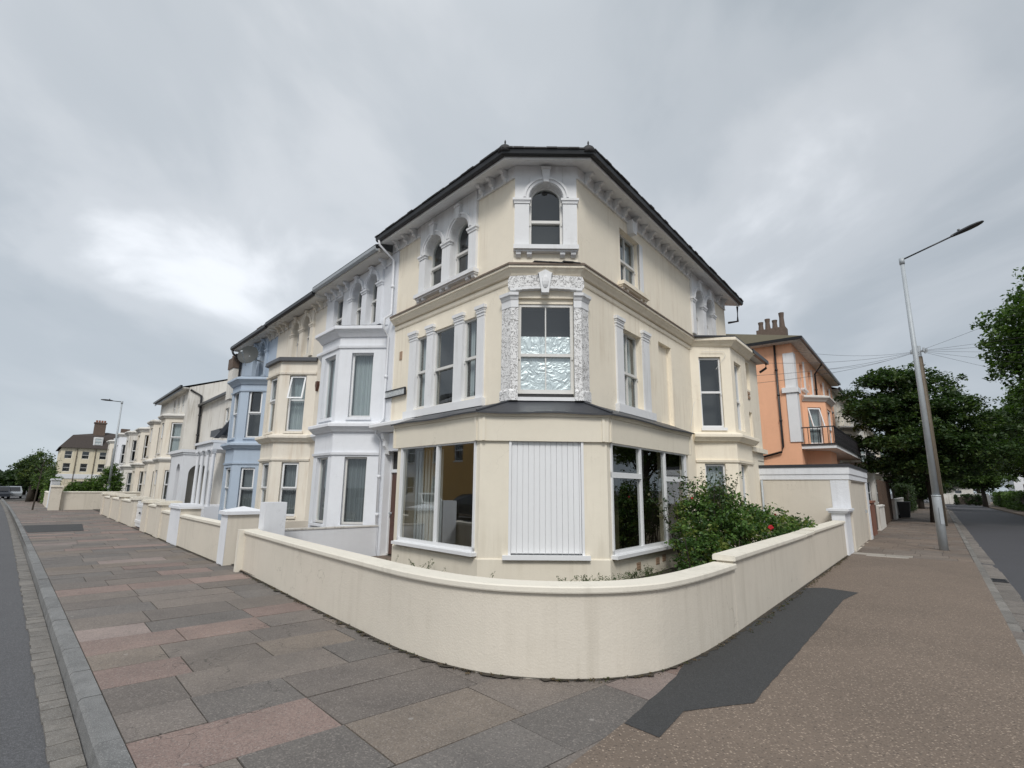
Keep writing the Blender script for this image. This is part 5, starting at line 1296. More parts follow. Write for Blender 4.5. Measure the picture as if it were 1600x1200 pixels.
q.build('white_pier', M['white'], label='plain white square pier behind the left end of the curved wall', cat='pier')
dw = thing('dividing_wall', FL.p(4.9, 1.5, 0), 'grey white rendered wall dividing the front gardens beside the brown door', 'wall')
q = MB(); q.box(FL, 4.84, 4.98, .05, 2.60, 0, .70); q.build('wall_body', M['white'], dw)
q = MB(); q.box(FL, 4.82, 5.0, .05, 2.60, .70, .73); q.build('coping', M['trim_old'], dw)
dw2 = thing('dividing_wall', FL.p(9.3, 1.5, 0), 'low cream wall dividing the white and pale cream houses', 'wall')
q = MB(); q.box(FL, 9.2, 9.36, .05, 3.1, 0, .62); q.build('wall_body', M['cream_wall'], dw2)
# pier at the right end of the garden wall, and the garage
pr = thing('end_pier', FR.p(9.0, 3.0, 0), 'white capped pier where the garden wall meets the garage', 'pier')
q = MB(); q.box(FR, 8.42, 9.60, 2.88, 3.20, 0, 1.10); q.build('shaft', M['white'], pr)
q = MB(); q.box(FR, 8.36, 9.62, 2.82, 3.27, 1.10, 1.15); q.box(FR, 8.32, 9.62, 2.78, 3.31, 1.15, 1.21); q.build('cap', M['white'], pr)
def garage():
    t = thing('garage', FR.p(12.5, 1.5, 0), 'flat roofed cream garage with white fascia joined to the corner house', 'garage')
    s0, s1, o0, o1, z = 9.64, 15.3, .80, 3.24, 2.12
    Fs = Frame(FR.xy(s0, o0), NR, -UR); n = o1 - o0
    w = MB(); w.wall(Fs, 0, n, 0, z + .2, 0, [], 0); Fo = Frame(FR.xy(s0, o1), UR, NR)
    w.wall(Fo, 0, s1 - s0, 0, z + .2, 0, [(.55, 5.0, 0, 1.98)], .1); w.face(FR.p(s1, o0 - 3, 0), FR.p(s1, o1, 0), FR.p(s1, o1, z + .2), FR.p(s1, o0 - 3, z + .2)); w.build('wall', M['cream_wall'], t)
    q = MB(); q.box(Fs, n - .46, n + .001, .0, .012, 1.2, z - .12); q.build('white_patch', M['white_brick'], t); q = MB(); q.box(Fo, 0, .5, 0, .012, 0, z - .12); q.build('door_jamb', M['cream_wall'], t); q = MB(); q.box(Fo, 5.05, s1 - s0, 0, .02, 0, z - .1); q.build('door_jamb', M['white'], t)
    q = MB(); q.sweep([FR.xy(s0, o0 - .1), FR.xy(s0, o1), FR.xy(s1, o1)], [(-.02, z - .1), (.03, z - .1), (.03, z + .05), (.055, z + .06), (.055, z + .26), (-.02, z + .26)]); q.build('fascia', M['white'], t)
    q = MB(); q.sweep([FR.xy(s0, o0 - .1), FR.xy(s0, o1), FR.xy(s1, o1)], [(-.4, z + .26), (.075, z + .26), (.08, z + .35), (-.4, z + .36)]); q.face(FR.p(s0, o0 - 2, z + .34), FR.p(s0, o1, z + .34), FR.p(s1, o1, z + .34), FR.p(s1, o0 - 2, z + .34)); q.build('roof', M['lead'], t)
    q = MB(); q.box(Fo, .56, 4.99, -.09, -.04, .02, 1.97); d = q.build('door', M['cream_wall'], t)
    q = MB(); q.box(Fo, 4.5, 4.62, -.04, .01, .95, 1.05); q.build('handle', M['steel'], d)
    downpipe(t, [FR.p(s0 - .1, o0 + .12, 2.0), FR.p(s0 - .1, o0 + .12, .1)], 'steel', .035)
garage()
# ------------------------------------------------------------------ right street
# boundary run beyond the garage
bw = thing('boundary_wall', FR.p(16.0, 3.1, 0), 'low brown wall with white panel above, next past the garage', 'wall')
q = MB(); q.box(FR, 15.32, 16.7, 2.95, 3.15, 0, 1.15); q.build('wall_body', M['fence'], bw)
q = MB(); q.box(FR, 15.34, 16.65, 3.0, 3.1, 1.2, 2.05); q.build('panel', M['dirty_white'], bw)
q = MB(); q.box(FR, 15.32, 16.7, 2.92, 3.18, 1.15, 1.2); q.build('coping', M['trim_old'], bw)
bp = thing('brick_pier', FR.p(17.4, 3.0, 0), 'red brick boundary pier with worn coping on the right pavement', 'pier')
q = MB(); q.box(FR, 16.75, 18.3, 2.85, 3.2, 0, 1.25); q.build('shaft', M['brickred'], bp); q = MB(); q.box(FR, 16.7, 18.35, 2.8, 3.25, 1.25, 1.33); q.build('coping', M['brickred'], bp)
wg = thing('wooden_gate', FR.p(19.3, 3.1, 0), 'dark brown boarded gate beside the brick pier', 'gate')
for k in range(9): q = MB(); q.box(FR, 18.35 + k * .23, 18.57 + k * .23, 3.05, 3.1, .05, 1.12); q.build('board', M['fence'], wg)
low_wall(FR, 20.5, 24.0, 3.2, 1.0, 'pale grey rendered wall before the apricot house', wallm='dirty_white', capm='trim_old', group='boundary walls of the right street')
fn = thing('wooden_fence', FR.p(28, 3.1, 0), 'tall dark brown panel fence on the right pavement', 'fence')
for k in range(4):
    q = MB(); q.box(FR, 24.2 + k * 2.2, 26.3 + k * 2.2, 3.05, 3.1, .05, 2.2)
    for j in range(14): q.box(FR, 24.2 + k * 2.2 + j * .15, 24.2 + k * 2.2 + j * .15 + .02, 3.1, 3.115, .05, 2.2)
    q.build('panel', M['fence'], fn)
    q = MB(); q.box(FR, 24.1 + k * 2.2, 24.2 + k * 2.2, 3.0, 3.14, 0, 2.3); q.build('post', M['fence'], fn)
low_wall(FR, 33.2, 48, 3.25, 1.2, 'dark weathered wall under the big tree', wallm='dirty_white', capm='trim_old', group='boundary walls of the right street')
for k, s in enumerate((36.0, 37.0)):
    b = thing('wheelie_bin', FR.p(s, 3.6, 0), ['nearer black wheelie bin beside the far pavement wall', 'farther black wheelie bin beside the far pavement wall'][k], 'bin', 'wheelie bins')
    q = MB(); q.idx([FR.p(s + a * .24, 3.6 + c * .27, .06) for a, c in ((-1, -1), (1, -1), (1, 1), (-1, 1))] + [FR.p(s + a * .29, 3.6 + c * .34, 1.0) for a, c in ((-1, -1), (1, -1), (1, 1), (-1, 1))], [(0, 1, 2, 3), (4, 5, 6, 7), (0, 1, 5, 4), (1, 2, 6, 5), (2, 3, 7, 6), (3, 0, 4, 7)]); q.build('body', M['black'], b)
    q = MB(); q.box(FR, s - .31, s + .31, 3.24, 3.97, 1.0, 1.07); q.build('lid', M['black'], b)
    q = MB(); 
    for a in (-.22, .22): q.tube([FR.p(s + a, 3.3, .1), FR.p(s + a * 1.2, 3.3, .1)], .1, 10)
    q.build('wheels', M['tyre'], b)

def orange_house():
    s0, s1, o, z = 19.0, 32.4, .6, 8.72
    H = thing('apricot_house', FR.p(25, -3, 0), 'apricot three storey house with black railed balcony and mossy hipped roof', 'house')
    G = Frame(FR.xy(s0, o), -NR, -UR)      # flank facing the camera
    w = MB(); 
    w3 = [(20.6, 21.5), (23.0, 23.9), (27.2, 28.1), (29.8, 30.7)]
    ops = [(a, b, 6.75, 8.1) for a, b in w3] + [(20.3, 21.2, .4, 2.9)]
    w.wall(Frame(FR.xy(0, o), UR, NR), s0, s1, 0, z, 0, ops, .2); w.wall(G, 0, 8.5, 0, z, 0, [], 0)
    w.face(FR.p(s1, o, 0), FR.p(s1, o - 8.5, 0), FR.p(s1, o - 8.5, z), FR.p(s1, o, z)); w.build('wall', M['orange'], H)
    FO = Frame(FR.xy(0, o), UR, NR)
    for a, b in w3:
        window(FO, a, b, 6.75, 8.1, -.15, H, back='net'); sill(FO, a - .1, b + .1, 6.75, 0, H, corbels=False)
        q = MB(); q.box(FO, b + .02, b + .28, -.01, .05, 6.3, 8.3); q.build('pilaster', M['trim'], H)
    q = MB(); q.box(FO, 20.34, 21.16, -.2, -.15, .4, 2.85); q.build('door', M['door'], H)
    # corner pilaster in two storeys, grey panels
    q = MB()
    for za, zb in ((3.95, 6.3), (6.55, 8.25)):
        q.box(FO, s0 - .03, s0 + .42, -.01, .05, za, zb); q.box(G, -.05, .42, -.01, .05, za, zb)
    q.box(FO, s0 - .1, s0 + .58, -.01, .12, 6.3, 6.55); q.box(G, -.1, .58, -.01, .12, 6.3, 6.55)
    q.build('corner_pilaster', M['trim'], H)
    # eaves and hipped roof
    q = MB(); q.sweep([G.xy(8.5), FR.xy(s0, o), FR.xy(s1, o)], [(-.1, z), (.45, z), (.45, z + .1), (-.1, z + .1)]); q.build('soffit', M['trim_old'], H)
    q = MB(); q.sweep([G.xy(8.5), FR.xy(s0, o), FR.xy(s1, o)], [(.45, z + .04), (.56, z + .04), (.57, z + .15), (.45, z + .15)]); q.build('gutter', M['gutter'], H)
    b = [FR.xy(s0 - .55, o + .55), FR.xy(s1 + .3, o + .55), FR.xy(s1 + .3, o - 9), FR.xy(s0 - .55, o - 9)]; r1, r2 = FR.xy(s0 + 4.2, o - 4.2), FR.xy(s1 - 3, o - 4.2); zr = z + 2.25
    q = MB(); q.face((*b[0], z + .16), (*b[1], z + .16), (*r2, zr), (*r1, zr)); q.face((*b[3], z + .16), (*b[0], z + .16), (*r1, zr)); q.face((*b[1], z + .16), (*b[2], z + .16), (*r2, zr)); q.face((*b[2], z + .16), (*b[3], z + .16), (*r1, zr), (*r2, zr)); q.build('roof', M['mossroof'], H)
    q = MB(); q.box(G, .8, 2.3, -4.3, -3.6, z + 1.1, z + 1.95); c = q.build('chimney', M['chimney'], H)
    for k, (x, hh) in enumerate(((1.0, .95), (1.37, .58), (1.74, .72), (2.1, .58))):
        q = MB(); px_, py_ = G.xy(x, -3.95); q.tube([(px_, py_, z + 1.9), (px_, py_, z + 1.9 + hh * .7), (px_, py_, z + 1.9 + hh)], [.16, .12, .15], 9); q.build('chimney_pot', M['chimney'], c)
    # bay above the balcony
    P = [FR.xy(20.3, o), FR.xy(21.1, o + .9), FR.xy(23.2, o + .9), FR.xy(24.0, o)]
    fs = [Frame.between(P[i], P[i + 1], NR) for i in range(3)]; w = MB(); wd = (.25, .75)
    for i, f in enumerate(fs): w.wall(f, 0, f.len, 0, 6.15, 0, [(f.len * .22, f.len * .78, 3.95, 5.75)], .18)
    w.build('bay_wall', M['orange'], H)
    for i, f in enumerate(fs): casement(f, f.len * .22, f.len * .78, 3.95, 5.75, -.12, H, ajar=.32 if i == 0 else 0, mid=.42)
    q = MB(); q.sweep(P, cornice_prof(0, 6.3, .22, .26)); q.face(*[(*p, 6.32) for p in P]); q.build('bay_cornice', M['trim_old'], H)
    # balcony
    q = MB(); q.box(FR, s0 + .1, 30.5, o, 2.0, 3.62, 3.78); bl = q.build('balcony', M['trim'], H)
    q = MB(); q.box(FR, s0 + .05, 30.55, o, 2.06, 3.78, 3.84); q.build('balcony_edge', M['black'], bl)
    q = MB(); x = s0 + .15
    q.box(FR, s0 + .12, 30.5, 1.94, 1.98, 4.58, 4.64); q.box(FR, s0 + .12, 30.5, 1.94, 1.98, 3.88, 3.92)
    while x < 30.5:
        q.box(FR, x, x + .025, 1.95, 1.97, 3.84, 4.6); x += .11
        if int(x * 9) % 2 == 0: q.ring(FR, x + .03, 4.22, .05, .07, 1.95, 1.97, 0, 2 * math.pi, 8)
    y = o + .1
    while y < 1.95: q.box(FR, s0 + .12, s0 + .145, y, y + .025, 3.84, 4.6); y += .2
    q.box(FR, s0 + .11, s0 + .15, o, 1.97, 4.58, 4.63); q.build('railing', M['black'], bl)
    downpipe(H, [G.p(.75, .06, z), G.p(.75, .06, 3.75), G.p(.82, .1, 3.5), G.p(3.2, .1, 2.9)], 'black', .05)
    downpipe(H, [FO.p(24.8, .48, z), FO.p(24.8, .1, z - .5), FO.p(24.8, .08, 6.4)], 'black', .05)
    q = MB(); q.tube([G.p(3.0, .05, 2.3), G.p(3.15, .06, 4.1)], .035, 6); q.build('vent_pipe', M['terracotta'], H)
orange_house()
def right_house(s0, s1, o, z, wallm, label):
    H = simple_house(FR, s0, s1, o, z, wallm, label, [(6.6, 7.9, [s0 + 1.5, s0 + 4.5, s1 - 1.5]), (3.9, 5.6, [s1 - 1.5])], depth=9, ridge=1.8, wd=.95)
    PB, _ = terrace_bay(Frame(FR.xy(0, o), UR, NR), H, s0 + 1.0, s0 + 1.9, s0 + 3.6, s0 + 4.5, .95, wallm, 'trim_old', [dict(z=(3.9, 5.6), fr=(.5, .6, .5), back='net', style='casement'), dict(z=(.7, 2.5), fr=(.5, .6, .5), back='netdark', style='casement')], 6.1)
    for z_ in (6.1, 3.5): q = MB(); q.sweep([PB[0], PB[1], PB[2], PB[3]], cornice_prof(0, z_, .2, .26)); q.build('bay_cornice', M['trim_old'], H)
    q = MB(); q.box(FR, s0 + .3, s1 - 2, o, o + 1.5, 3.45, 3.62); bl = q.build('balcony', M['trim_old'], H)
    q = MB(); q.box(FR, s0 + .3, s1 - 2, o + 1.44, o + 1.48, 4.4, 4.46); x = s0 + .3
    while x < s1 - 2: q.box(FR, x, x + .03, o + 1.45, o + 1.47, 3.62, 4.4); x += .14
    q.build('railing', M['black'], bl); return H
right_house(32.6, 42.5, .6, 8.6, 'cream2', 'pale cream house with bay and dark balcony just past the apricot house')
right_house(42.6, 53, .6, 8.4, 'dirty_white', 'pale house half hidden behind the dark tree on the right street')
right_house(53.1, 66, .6, 8.2, 'cream2', 'farthest pale house on the near side of the right street')
# far end of the right street
KE = Frame(FR.xy(101.0, 6.6), NR, -UR)
low_wall(KE, 0, 5.6, 0, 1.6, 'pale end wall closing the right street', wallm='dirty_white', capm='trim_old', th_=.3, group='boundary walls of the right street')
fh = simple_house(Frame(FR.xy(112, 16), -NR, -UR), 5.0, 11.0, 0, 3.0, 'dirty_white', 'small far house with brown tiled roof at the end of the right street', [(1.0, 2.2, [7, 9])], ridge=2.0, depth=6, roofm='redroof')
fw_ = simple_house(Frame(FR.xy(92, 16.6), NR, -UR), -2.2, 6.0, 0, 7.4, 'white', 'white bay windowed villa between the far trees on the right', [(4.4, 6.0, [-.9, .8, 2.6]), (1.4, 3.0, [-.9, .8, 2.6])], ridge=1.4, depth=8, parapet=True)

# hedges
def hedge(name, F, s0, s1, o0, o1, h, label, seed, cols, n=260, per=30, size=.09, group=None):
    t = thing(name, F.p((s0 + s1) / 2, (o0 + o1) / 2, 0), label, 'hedge', group); rg_ = np.random.default_rng(seed)
    P = []
    for k in range(n):
        a = rg_.random(3); f = rg_.integers(0, 4); s = s0 + (s1 - s0) * a[0]; o = o0 + (o1 - o0) * a[1]; z = h * a[2]
        if f == 0: z = h * (.96 + .08 * a[2])
        elif f == 1: o = o1
        elif f == 2: o = o0
        else: s = s0 if a[0] < .5 else s1
        P.append(F.p(s, o, max(.1, z)))
    leaf_cloud('foliage', t, P, per, .3, size, cols, seed)
    q = MB(); q.box(F, s0 + .12, s1 - .12, o0 + .12, o1 - .12, 0, h - .15); q.build('twigs', M['bark'], t); return t
G1 = ((.085, .15, .03), (.06, .11, .025), (.045, .085, .02), (.10, .16, .035))
G2 = ((.035, .06, .02), (.028, .05, .02), (.05, .08, .025), (.022, .04, .016))
G3 = ((.035, .062, .02), (.05, .085, .024), (.065, .11, .028), (.095, .125, .03), (.028, .048, .018))
hedge('clipped_hedge', FR, 62, 78, 12.0, 13.6, 1.7, 'nearer clipped green hedge across the right street', 31, G1, 420, 30, .16)
hedge('clipped_hedge', FR, 80, 97, 12.3, 13.8, 1.7, 'farther clipped green hedge across the right street', 32, G1, 300, 26, .18)
hedge('dark_hedge', FR, 49, 60, 2.8, 3.7, 2.2, 'dark hedge at the end of the right pavement', 33, G2, 260, 30, .14)

# ------------------------------------------------------------------ trees
bx, by = FR.xy(31.0, 5.15)
rgt = np.random.default_rng(4); blobs = []
for k in range(34):       # layered, spreading sprays
    a = rgt.random() * 2 * math.pi; lev = rgt.random(); z = 2.9 + 6.0 * lev
    rad = 3.7 * math.sqrt(max(.05, 1 - ((z - 5.2) / 4.1) ** 2)); r_ = rad * (.45 + .5 * rgt.random())
    blobs.append((bx + r_ * math.cos(a), by + r_ * math.sin(a), z, 1.35, 1.35, .42))
for z, r_ in ((3.2, 2.6), (4.6, 3.0), (6.0, 2.7), (7.4, 2.0), (8.6, 1.1)): blobs.append((bx, by, z, r_, r_, .8))
tree('broad_dark_tree', (bx, by), 9.4, blobs, 'broad dark green street tree behind the leaning grey lamp post', n=2300, per=30, spread=.46, size=.19, cols=((.036, .068, .025), (.05, .088, .03), (.028, .052, .02), (.08, .12, .038)), seed=4, flat=.45, droop=.5, trunk_r=.2, tilt=.55)
def round_tree(name, s, o, h, r, label, seed, cols, n=900, per=24, size=.2, spread=.5, zlow=2.4, F=FR):
    bx, by = F.xy(s, o); rg_ = np.random.default_rng(seed); bl = []
    for k in range(26):
        d = rg_.normal(size=3); d /= np.linalg.norm(d); cz = (h + zlow) / 2; rz = (h - zlow) / 2
        f = .62 + .2 * rg_.random(); bl.append((bx + d[0] * r * f, by + d[1] * r * f, cz + d[2] * rz * f, r * .42, r * .42, rz * .3))
    bl.append((bx, by, (h + zlow) / 2, r * .6, r * .6, (h - zlow) * .35))
    return tree(name, (bx, by), h, bl, label, n=n, per=per, spread=spread, size=size, cols=cols, seed=seed, trunk_r=.24)
round_tree('leafy_tree', 34.5, 15.0, 15.6, 5.9, 'tall bright green tree at the right edge of the photo', 11, ((.075, .13, .028), (.055, .10, .024), (.095, .15, .035), (.04, .075, .02)), n=2900, per=28, size=.25, spread=.6)
round_tree('leafy_tree', 47.0, 14.0, 10.5, 4.6, 'rounded mid green tree behind the tall tree at the right edge', 12, ((.075, .135, .03), (.055, .10, .024), (.095, .155, .036)), n=2000, size=.26, spread=.6)
round_tree('leafy_tree', 60.0, 14.0, 11.0, 4.8, 'dark green tree over the clipped hedge across the right street', 13, G3, n=1300, size=.28, spread=.6)
round_tree('small_street_tree', 84.0, 10.6, 7.4, 3.8, 'small leafy tree where the right street ends', 14, ((.05, .09, .02), (.075, .12, .028), (.04, .07, .018)), n=520, size=.32, spread=.6, zlow=2.2)
round_tree('small_street_tree', 70.0, 5.4, 6.5, 3.2, 'yellow green young tree beyond the dark street tree', 15, ((.08, .13, .025), (.10, .15, .03), (.06, .10, .022)), n=420, size=.26, spread=.55, zlow=1.9)
round_tree('far_tree', 112.0, 6.0, 9.0, 4.5, 'dark far tree closing the view down the right street', 16, G2, n=420, size=.4, spread=.8, zlow=1.0)
# left street greenery
hedge('tall_hedge', FL, 52, 62, 4.9, 5.4, 1.9, 'overgrown green hedge above the cream wall at the far left', 41, G1, 420, 26, .2)
hedge('tall_hedge', FL, 62, 96, 5.0, 6.2, 3.0, 'farther hedge row behind the distant cream wall', 42, G2, 380, 26, .3)
round_tree('far_tree', 60, 6.35, 4.5, 1.5, 'bushy dark tree left of the cream hotel', 43, G3, n=300, size=.2, spread=.4, zlow=1.2, F=FL)
round_tree('far_tree', 57, 5.5, 3.0, .95, 'bright green bushy tree beside the hotel gate', 44, G1, n=200, size=.16, spread=.35, zlow=.8, F=FL)
round_tree('far_tree', 100, 7.0, 3.6, 2.6, 'distant rounded tree at the end of the left street', 45, G2, n=320, size=.5, spread=1.0, zlow=.6, F=FL)
round_tree('far_tree', 150, 10.5, 4.2, 5.0, 'hazy farthest tree beyond the parked cars on the left street', 46, G2, n=320, size=.8, spread=1.5, zlow=.3, F=FL)
for k, (s, o, h, r_) in enumerate(((39.6, 3.3, 1.9, .6), (40.2, 4.2, 1.6, .6), (40.5, 2.3, 2.9, .65))):
    bx, by = FL.xy(s, o); rr = np.random.default_rng(50 + k)
    t = thing('garden_bush', (bx, by, 0), ['green bush behind the hotel boundary wall, middle one', 'low bright bush beside the hotel gate pier', 'tallest bush against the hotel front'][k], 'bush', 'bushes in the hotel garden')
    q = MB()
    for j in range(5): q.tube([(bx, by, 0), (bx + rr.normal() * .4, by + rr.normal() * .4, h * .7)], [.05, .015], 5)
    q.build('stems', M['bark'], t)
    leaf_cloud('foliage', t, blob_points([(bx, by, h * .55, r_, r_, h * .5), (bx + .5, by, h * .4, r_ * .7, r_ * .7, h * .35), (bx - .4, by + .3, h * .7, r_ * .6, r_ * .6, h * .3)], 170, 60 + k), 26, .3, .14, G1, 50 + k)
# sapling on the left pavement
bx, by = FL.xy(38.8, 6.2); t = thing('sapling', (bx, by, 0), 'thin leafy sapling standing on the left pavement by the kerb', 'tree')
q = MB(); q.tube([(bx, by, 0), (bx + .1, by, 1.6), (bx + .2, by, 3.4)], [.05, .04, .012], 7)
for k in range(7): a = k * 2.4; q.tube([(bx + .1, by, 1.5 + k * .22), (bx + .1 + .6 * math.cos(a), by + .6 * math.sin(a), 2.1 + k * .24)], [.018, .005], 5)
q.build('trunk', M['bark'], t); leaf_cloud('crown', t, blob_points([(bx + .1, by, 2.8, .8, .8, 1.1)], 60, 9), 14, .28, .12, G3, 9)
# ------------------------------------------------------------------ the big front shrub
def shrub():
    cx, cy = FR.xy(2.6, 1.95)
    t = thing('rose_bush', (cx, cy, 0), 'sprawling dark green bush with red rose in the corner garden', 'bush')
    rg_ = np.random.default_rng(77)
    bl = []
    # (s, o, z, rs, rz)
    spec = [(1.35, 1.75, .42, .5, .38), (1.75, 1.5, .62, .55, .5), (2.1, 1.9, .75, .65, .55), (2.4, 1.35, .95, .65, .6), (2.8, 1.7, 1.05, .7, .6), (2.95, 1.2, 1.32, .58, .48), (3.3, 2.1, .9, .75, .52), (3.6, 1.5, 1.05, .65, .5), (4.2, 2.2, .85, .75, .42), (4.8, 2.45, .85, .6, .33), (5.3, 2.6, .85, .45, .24)]
    for s, o, z, r_, rz in spec: x, y = FR.xy(s, o); bl.append((x, y, z, r_, r_, rz))
    pts = blob_points(bl, 620, 77, .45)
    pts = pts[pts[:, 2] > .06]
    so = (pts[:, :2] - B0) @ NR; pts = pts[(so < 3.05) & (so > .58)]
    leaf_cloud('foliage', t, pts, 30, .15, .068, ((.055, .115, .028), (.075, .145, .033), (.10, .175, .04), (.04, .08, .024), (.14, .175, .04)), 77, .8, tilt=1.0)
    # tall loose shoots in front of the bay windows
    q = MB(); tips = []
    for k in range(46):
        s = rg_.uniform(2.2, 3.9); o = rg_.uniform(.9, 1.7); h = rg_.uniform(1.45, 2.15) if 2.3 < s < 3.6 else rg_.uniform(1.2, 1.6)
        b = np.array(FR.p(s, o, .3)); e = np.array(FR.p(s + rg_.normal() * .35, o + rg_.normal() * .2, h)); mdl = (b + e) / 2 + np.append(rg_.normal(size=2) * .08, .1)
        q.tube([b, mdl, e], [.014, .008, .003], 5)
        for f in np.linspace(.35, 1, 12):
            p = (1 - f) ** 2 * b + 2 * f * (1 - f) * mdl + f * f * e; tips.append(p + rg_.normal(size=3) * .035)
    for k in range(16):
        s = rg_.uniform(1.0, 5.2); o = rg_.uniform(1.2, 2.4); b = FR.p(s, o, .03); q.tube([b, FR.p(s + rg_.normal() * .3, o + rg_.normal() * .2, .8)], [.022, .01], 5)
    q.build('stems', M['bark'], t)
    leaf_cloud('shoot_leaves', t, tips, 4, .075, .07, ((.04, .075, .025), (.055, .085, .03), (.07, .07, .03), (.03, .06, .02)), 78)
    for (s, o, z) in ((2.55, 2.62, .98), (2.4, 1.2, 1.5), (4.5, 2.3, 1.15)):
        q = MB(); c = np.array(FR.p(s, o, z)); rr = .05 if z < 1 else .022
        for k in range(9):
            d = rg_.normal(size=3); d /= np.linalg.norm(d); a = np.cross(d, (0, 0, 1.)); a /= np.linalg.norm(a) + 1e-6; b2 = np.cross(d, a); p = c + d * rr * .6
            q.face(tuple(p + a * rr), tuple(p + b2 * rr), tuple(p - a * rr), tuple(p - b2 * rr))
        q.build('flower', M['rose'], t)
shrub()
# weeds along the shop plinth
def weed(x, y, h, n, seed, label, spread=.12, wide=.3):
    t = thing('weed', (x, y, .03), label, 'weed', 'weeds along the shop plinth'); rr = np.random.default_rng(seed); q = MB(); pts = []
    for k in range(n):
        e = np.array([x + rr.normal() * wide * .5, y + rr.normal() * .05, .03 + h * rr.uniform(.6, 1)]); b = np.array([x + rr.normal() * wide * .3, y + rr.normal() * .04, .03])
        q.tube([b, (b + e) / 2 + rr.normal(size=3) * .015, e], [.005, .004, .002], 4)
        for f in np.linspace(.15, 1, 6): pts.append(b + (e - b) * f + rr.normal(size=3) * .012)
    q.build('stems', M['leafstem'], t); leaf_cloud('leaves', t, pts, 5, .03, .026, ((.06, .10, .03), (.09, .12, .04), (.05, .08, .03)), seed)
M['leafstem'] = plain('green_stem', (.07, .09, .035), .7)
P_ = lambda f, s, o: f
SAx = np.array([-.56, 9.48])
def on_left(s, o): q_ = SAx + UL * s + NL * o; return q_
for k, (s, h, n, lab) in enumerate(((1.35, .52, 6, 'tallest weed against the plinth under the left shop window'), (2.35, .36, 3, 'thin weed below the left end of the left shop window'), (.75, .30, 3, 'small weed under the right end of the left shop window'))):
    p = on_left(s, .3); weed(p[0], p[1], h * .62, n, 100 + k, lab)
for k, (x, h, n, lab) in enumerate(((-.32, .42, 1, 'single bare weed stalk left below the shutter'), (.95, .30, 10, 'low weed clump under the right half of the shutter'), (1.35, .34, 12, 'thick weed clump right of the shutter'), (1.75, .42, 12, 'weed clump at the chamfer corner below the right shop window'), (.15, .2, 3, 'tiny weed under the left half of the shutter'))):
    weed(x, 9.22, h * .62, n, 110 + k, lab)
for k, (s, lab) in enumerate(((.55, 'weed clump below the right shop window beside the corner'), (1.2, 'weed clump below the air brick by the bush'))):
    p = np.array([1.74, 9.56]) + UR * s + NR * .22; weed(p[0], p[1], .24, 14, 120 + k, lab)
# moss and grass tufts at the foot of the curved wall
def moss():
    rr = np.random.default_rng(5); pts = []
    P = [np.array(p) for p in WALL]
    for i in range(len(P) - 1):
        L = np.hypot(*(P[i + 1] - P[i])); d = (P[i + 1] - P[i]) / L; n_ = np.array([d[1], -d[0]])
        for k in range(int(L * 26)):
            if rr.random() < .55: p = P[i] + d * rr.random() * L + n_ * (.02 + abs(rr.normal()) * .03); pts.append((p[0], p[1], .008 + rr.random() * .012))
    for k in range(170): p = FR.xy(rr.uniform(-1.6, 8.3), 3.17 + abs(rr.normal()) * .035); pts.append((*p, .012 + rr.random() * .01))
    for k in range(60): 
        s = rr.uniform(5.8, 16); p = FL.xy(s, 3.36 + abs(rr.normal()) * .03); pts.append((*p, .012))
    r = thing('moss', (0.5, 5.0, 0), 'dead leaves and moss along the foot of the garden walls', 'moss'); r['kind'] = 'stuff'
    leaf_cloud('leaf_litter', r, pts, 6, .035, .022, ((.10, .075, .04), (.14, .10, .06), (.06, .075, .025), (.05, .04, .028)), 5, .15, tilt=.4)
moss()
# ------------------------------------------------------------------ lamp posts, telegraph pole, cables
def lamp(name, base, zt, tip, ztip, label, r0=.115, r1=.055, headL=.75):
    t = thing(name, (base[0], base[1], 0), label, 'street lamp')
    b = np.array([*base, 0.0]); e = np.array([*tip, ztip]); top = np.array([*base, zt])
    q = MB(); q.tube([b, b + (0, 0, 1.55), b + (0, 0, 1.56)], [r0, r0, r0 * .98], 14); q.tube([b + (0, 0, 1.555), b + (0, 0, 1.60)], r0 * 1.04, 14); q.tube([b + (0, 0, 1.58), top], [r0 * .80, r1], 14); q.build('column', M['steel'], t, smooth=True)
    q = MB(); q.tube([top + (0, 0, -.15), top + (0, 0, .06)], r1 * 1.35, 12); q.build('collar', M['steel'], t, smooth=True)
    d = (e - top); L = np.linalg.norm(d); d /= L; hs = e - d * headL
    q = MB(); q.tube([top, hs + d * .05], .026, 8); q.build('arm', M['steel_dark'], t, smooth=True)
    side = np.cross(d, (0, 0, 1)); side /= np.linalg.norm(side); u_ = np.cross(side, d)
    q = MB(); prof = [(0, .035, .05), (.12, .07, .06), (.35, .12, .075), (.6, .155, .075), (.82, .15, .06), (.95, .10, .04), (1, .03, .02)]; V = []; K = 12
    for f, ww, hh in prof:
        for k in range(K):
            a = 2 * math.pi * k / K; V.append(tuple(hs + d * headL * f + side * ww * math.cos(a) + u_ * (hh * math.sin(a) * (1 if math.sin(a) > 0 else .55))))
    Fc = [(i * K + k, i * K + (k + 1) % K, (i + 1) * K + (k + 1) % K, (i + 1) * K + k) for i in range(len(prof) - 1) for k in range(K)] + [tuple(range(K)), tuple(range((len(prof) - 1) * K, len(prof) * K))]
    q.idx(V, Fc); h = q.build('lamp_head', M['steel_dark'], t, smooth=True)
    q = MB(); c = hs + d * headL * .28 + u_ * .07; q.tube([c, c + u_ * .05], .035, 8); q.build('photocell', M['steel_dark'], h)
    q = MB(); door = b + (-.02, -r0, 1.0); q.idx([tuple(door + (x, -.004, z)) for x, z in ((-.05, -.25), (.06, -.25), (.06, .25), (-.05, .25))], [(0, 1, 2, 3)]); q.build('access_panel', M['steel'], t)
    return t
LB = np.array([12.81, 16.04])
